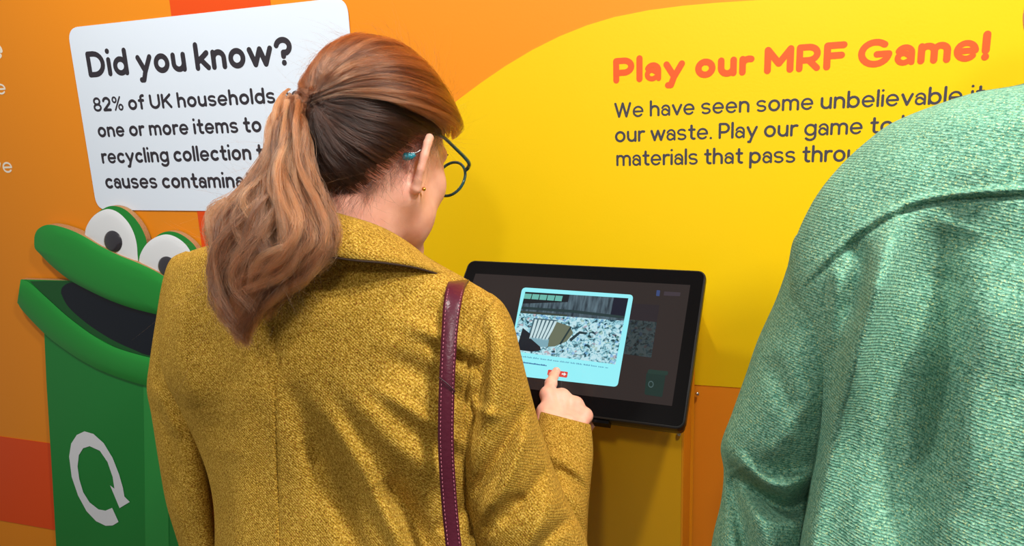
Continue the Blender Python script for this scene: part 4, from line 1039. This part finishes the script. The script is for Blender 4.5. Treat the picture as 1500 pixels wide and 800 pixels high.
ha = tag(empty('hearing_aid', at(600, 230, .83)), 'turquoise hearing aid tucked behind right ear of woman', 'hearing aid')
EARB = loc(.0835, -.026, .008)
M_TURQ = plain('turquoise_plastic', srgb(8, 140, 160), .22, coat=.5)
def earp(px, py, dd=-.012): return at(px, py, depth_of(EARB) + dd)
mesh('aid_body', *tube(catmull([earp(590, 229), earp(596, 229.5), earp(603, 229), earp(608, 226)], 14), [.0028, .0040, .0047, .0050, .0050, .0048, .0046, .0043, .0040, .0036, .0032, .0028, .0024, .002], 12), M_TURQ, parent=ha)
mesh('tube', *tube(catmull([earp(592, 224.5), earp(600, 223.8), earp(609, 224), earp(616, 220)], 14), .0010, 8), M_STEEL, parent=ha)
M_GOLD = plain('gold', srgb(226, 180, 90), .2, metal=1)
er = tag(mesh('earring', *ball(loc(.0790, -.004, -.0615), .0026, 12, 8), M_GOLD), 'small gold stud earring in lobe of woman', 'earring')
fingers[2][0] = at(852, 586, tq + 1.158); rc = at(850, 591, tq + 1.142); ax = fingers[2][0] - mcp[2]; ax /= np.linalg.norm(ax); a1 = np.cross(ax, [0, 0, 1.0]); a1 /= np.linalg.norm(a1); a2 = np.cross(ax, a1)
rg = tag(empty('finger_ring', rc), 'silver ring with small stones on ring finger of pressing hand', 'ring')
t = np.linspace(0, 2 * np.pi, 30); mesh('band', *tube([rc + .0096 * (a1 * math.cos(a) + a2 * math.sin(a)) for a in t], .0012, 8, caps=False), M_STEEL, parent=rg)
dirn = (at(850, 560, 1.08) - rc); dirn /= np.linalg.norm(dirn); dirn = dirn - ax * (dirn @ ax); dirn /= np.linalg.norm(dirn); per = np.cross(ax, dirn)
M_GEM = plain('stone', srgb(226, 224, 226), .08, metal=.8)
for a in (-.6, -.2, .2, .6): mesh('stone', *ball(rc + .0108 * (dirn * math.cos(a) + per * math.sin(a)), .0023, 8, 6), M_GEM, parent=rg)
# shoulder bag strap
M_LEA = plain('burgundy_leather', srgb(78, 18, 38), .32, spec=.5, bump=.5, bscale=220, var=.12)
M_STI = plain('pink_thread', srgb(170, 96, 112), .7)
bag = tag(empty('shoulder_bag', at(690, 1010, .80)), 'burgundy leather shoulder bag strap with pale stitching over mustard coat', 'bag')
sL = [(662, 411, .830), (656, 417, .778), (651, 440, .754), (648, 480, .742), (645, 540, .734), (643, 600, .732), (643, 660, .734), (648, 740, .738), (656, 820, .735), (664, 900, .715), (672, 980, .68)]
sR = [(687, 412, .820), (683, 417, .782), (677, 440, .753), (671, 480, .740), (667, 540, .732), (665, 600, .730), (665, 660, .732), (670, 740, .736), (678, 820, .733), (686, 900, .713), (694, 980, .678)]
sL = [(x, y, d - .008) for x, y, d in sL]; sR = [(x, y, d - .008) for x, y, d in sR]
A_, B_ = catmull(sL, 120), catmull(sR, 120)
q = np.stack([A_ * (1 - t) + B_ * t - np.array([0, 0, .0015 * math.sin(math.pi * t)]) for t in np.linspace(0, 1, 7)], 1)
V = at(q[..., 0].ravel(), q[..., 1].ravel(), q[..., 2].ravel())
so_ = mesh('strap', V, [(i * 7 + j, i * 7 + j + 1, (i + 1) * 7 + j + 1, (i + 1) * 7 + j) for i in range(119) for j in range(6)], M_LEA, parent=bag)
z = so_.modifiers.new('thickness', 'SOLIDIFY'); z.thickness = .0035; z.offset = 0
for side_, tt in (('l', .12), ('r', .88)):
    Vv, Ff = [], []
    c = A_ * (1 - tt) + B_ * tt; cc = at(c[:, 0], c[:, 1], c[:, 2] - .0031)
    seg = np.linalg.norm(np.diff(cc, axis=0), axis=1).cumsum(); seg = np.concatenate([[0], seg]); L = seg[-1]; s = 0; parts = []
    while s < L - .004:
        a = np.array([np.interp(s, seg, cc[:, i]) for i in range(3)]); b_ = np.array([np.interp(s + .0026, seg, cc[:, i]) for i in range(3)])
        parts.append(tube([a, (a + b_) / 2 - fw * .0003, b_], .0004, 5)); s += .0042
    tag(mesh('stitching', *join(parts), M_STI, parent=bag), kind='stuff')
mesh('strap_join', *tube(catmull([at(643, 553, .7205), at(655, 562, .718), at(667, 574, .7185)], 8), .0008, 6), plain('dark_leather_edge', srgb(50, 10, 24), .5), parent=bag)
Vb, Fb = box(at(688, 1085, .665), (.11, .030, .085)); 
bo = mesh('bag_body', Vb, Fb, M_LEA, parent=bag, smooth=False); bv = bo.modifiers.new('bevel', 'BEVEL'); bv.width = .02; bv.segments = 4

# ---- the person in green
g_ax = frame(rad(-4), rad(10))
GH = at(1672, -75, .60)
gn = at(1640, 150, .60); gx = np.array([gn[0], gn[1] - .02, 0])
GSL, GSR = at(1245, 420, .69), gn + np.array([.20, -.01, -.06])
GSR[2] = GSL[2]
Pg = dict(pelvis=gx + [0, 0, .90], waist=gx + [0, 0, 1.05], chest=gx + [0, .0, 1.25], neck=gn, sl=GSL + [0.02, 0, 0], sr=GSR,
          el=at(1132, 850, .765), wl=at(1190, 1250, .80), er=GSR + [.06, -.02, -.28], wr=GSR + [.05, .06, -.52],
          hl=gx + [-.09, 0, .88], hr=gx + [.09, 0, .88], kl=gx + [-.10, .02, .48], kr=gx + [.10, .02, .48], al=gx + [-.11, 0, .09], ar=gx + [.11, 0, .09], tl=gx + [-.13, .13, .035], tr=gx + [.13, .13, .035])
Pg = {k: np.array(v, float) for k, v in Pg.items()}
body = join([body_mesh(Pg, .012), head_mesh(GH, g_ax, gn, h=.003), simple_hand(Pg['el'], Pg['wl'], 1), simple_hand(Pg['er'], Pg['wr'], -1)])
man = tag(mesh('person', *body, M_SKIN, origin=gx), 'person in green wool jacket in right foreground, back to camera', 'person')
trousers(Pg, M_TR, man)
for s in 'lr': shoe(Pg['a' + s], Pg['t' + s], M_SHOE, M_SOLE, man)
face_bits(GH, g_ax, man, M_HBROW)
ZG = ([0, .7, .95, 1.2, 1.45, 1.7, 2.2, 2.6, 3.15], [-.7, -.68, -.60, -.45, -.2, .06, .28, .48, .60])
shell_hair(GH, g_ax, man, M_HBASE, ZG, (.079, .101, .093, 0, -.012, .022))
d = sphere_dirs(26000); d = d[d[:, 2] > np.interp(azim(d), ZG[0], ZG[1]) - .02][:9000]; s = np.linspace(0, 1, 7)[None, :, None]
P = (d * np.array([.079, .101, .093]) + hc0)[:, None] + (np.array([0, -.5, -.45]) + d[:, None] * .5 + rng.normal(0, .2, (len(d), 1, 3))) * .030 * s
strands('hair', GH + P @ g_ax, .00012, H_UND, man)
g_rows = [
    (1560, 96, 1730, 90, .61, .59, .04, .05),
    (1500, 122, 1800, 118, .615, .58, .065, .07),
    (1431, 135, 1870, 140, .625, .57, .085, .09),
    (1370, 154, 1930, 160, .635, .56, .097, .10),
    (1309, 179, 1985, 185, .642, .555, .105, .105),
    (1272, 205, 2025, 215, .646, .55, .108, .11),
    (1230, 244, 2055, 255, .650, .55, .111, .12),
    (1194, 290, 2072, 300, .655, .55, .112, .12),
    (1166, 348, 2080, 360, .660, .55, .112, .12),
    (1157, 395, 2080, 410, .662, .55, .116, .12),
    (1158, 440, 2075, 460, .664, .55, .118, .13),
    (1168, 500, 2066, 520, .665, .55, .118, .13),
    (1184, 560, 2055, 590, .665, .55, .116, .13),
    (1194, 630, 2040, 660, .665, .55, .114, .13),
    (1186, 710, 2030, 750, .665, .555, .112, .13),
    (1170, 810, 2030, 850, .665, .56, .114, .13),
    (1155, 940, 2040, 970, .67, .56, .118, .13),
    (1140, 1100, 2060, 1130, .68, .565, .120, .14)]
gf = [([(1160, 432), (1200, 388), (1250, 343), (1310, 305), (1380, 286), (1500, 277), (1640, 272)], 5, .0035),
      ([(1160, 444), (1202, 400), (1252, 355), (1312, 316), (1382, 296), (1500, 288), (1640, 284)], 3, -.0040),
      ([(1310, 330), (1285, 420), (1255, 520), (1215, 640), (1180, 800), (1170, 900)], 22, .034),
      ([(1400, 330), (1370, 430), (1340, 560), (1330, 700), (1320, 900)], 44, -.022),
      ([(1250, 350), (1262, 400), (1240, 470)], 14, -.008), ([(1225, 390), (1225, 450), (1210, 520)], 11, .006),
      ([(1205, 640), (1190, 720), (1170, 800)], 7, -.004), ([(1480, 420), (1440, 560), (1420, 760)], 36, .007)]
gj = mesh('jacket', *cloth_loft(g_rows, 420, 400, gf, p=2.25, wob=.0012), M_GREEN, parent=man)
gs_rows = [
    (1205, 322, 1262, 318, 0.695, 0.67, 0.03, 0.04),
    (1166, 345, 1285, 342, 0.71, 0.67, 0.075, 0.06),
    (1153, 392, 1290, 392, 0.72, 0.67, 0.092, 0.07),
    (1136, 440, 1282, 440, 0.73, 0.675, 0.094, 0.07),
    (1110, 498, 1268, 498, 0.735, 0.68, 0.094, 0.07),
    (1092, 550, 1256, 552, 0.74, 0.685, 0.092, 0.07),
    (1072, 606, 1240, 610, 0.745, 0.695, 0.088, 0.07),
    (1056, 652, 1222, 664, 0.75, 0.705, 0.08, 0.07),
    (1060, 690, 1208, 700, 0.755, 0.715, 0.07, 0.065),
    (1056, 735, 1200, 745, 0.76, 0.72, 0.072, 0.065),
    (1042, 800, 1195, 800, 0.765, 0.725, 0.078, 0.065),
    (1035, 900, 1190, 890, 0.77, 0.73, 0.075, 0.065),
    (1050, 1040, 1200, 1030, 0.78, 0.74, 0.065, 0.06),
    (1090, 1200, 1220, 1190, 0.79, 0.76, 0.055, 0.05)]
gsf = [([(1158, 352), (1152, 400), (1150, 470), (1170, 540), (1205, 590)], 5, 0), ([(1166, 372), (1163, 430), (1165, 480), (1185, 540), (1212, 580)], 6, 0),
       ([(1072, 664), (1110, 700), (1150, 712), (1200, 690)], 12, .022), ([(1078, 690), (1120, 730), (1160, 745), (1200, 720)], 14, -.036),
       ([(1066, 690), (1080, 740), (1090, 800), (1080, 860)], 13, -.022), ([(1100, 740), (1130, 800), (1140, 880)], 16, .008),
       ([(1180, 590), (1150, 640), (1120, 670)], 14, .006), ([(1125, 520), (1150, 580), (1190, 640)], 18, -.006), ([(1060, 640), (1058, 670), (1062, 700)], 8, .004)]
mesh('jacket_sleeve', *cloth_loft(gs_rows, 220, 300, gsf, p=2.2, wob=.0015), M_GREEN, parent=man)
c = catmull([GSR + [-.10, 0, .055], GSR + [-.02, 0, .0], GSR + [.025, 0, -.08], Pg['er'], Pg['wr'] + (Pg['er'] - Pg['wr']) * .08], 40)
mesh('jacket_sleeve', *tube(c, np.interp(np.linspace(0, 1, 40), [0, .15, .3, .6, 1], [.03, .07, .078, .062, .044]), 28), M_GREEN, parent=man)
cc = [gn + np.array([.072 * math.cos(a), .075 * math.sin(a) + .005, .0]) for a in np.linspace(0, 2 * np.pi, 40)]
mesh('jacket_collar', *tube(cc, .018, 12, caps=False), M_GREEN, parent=man)
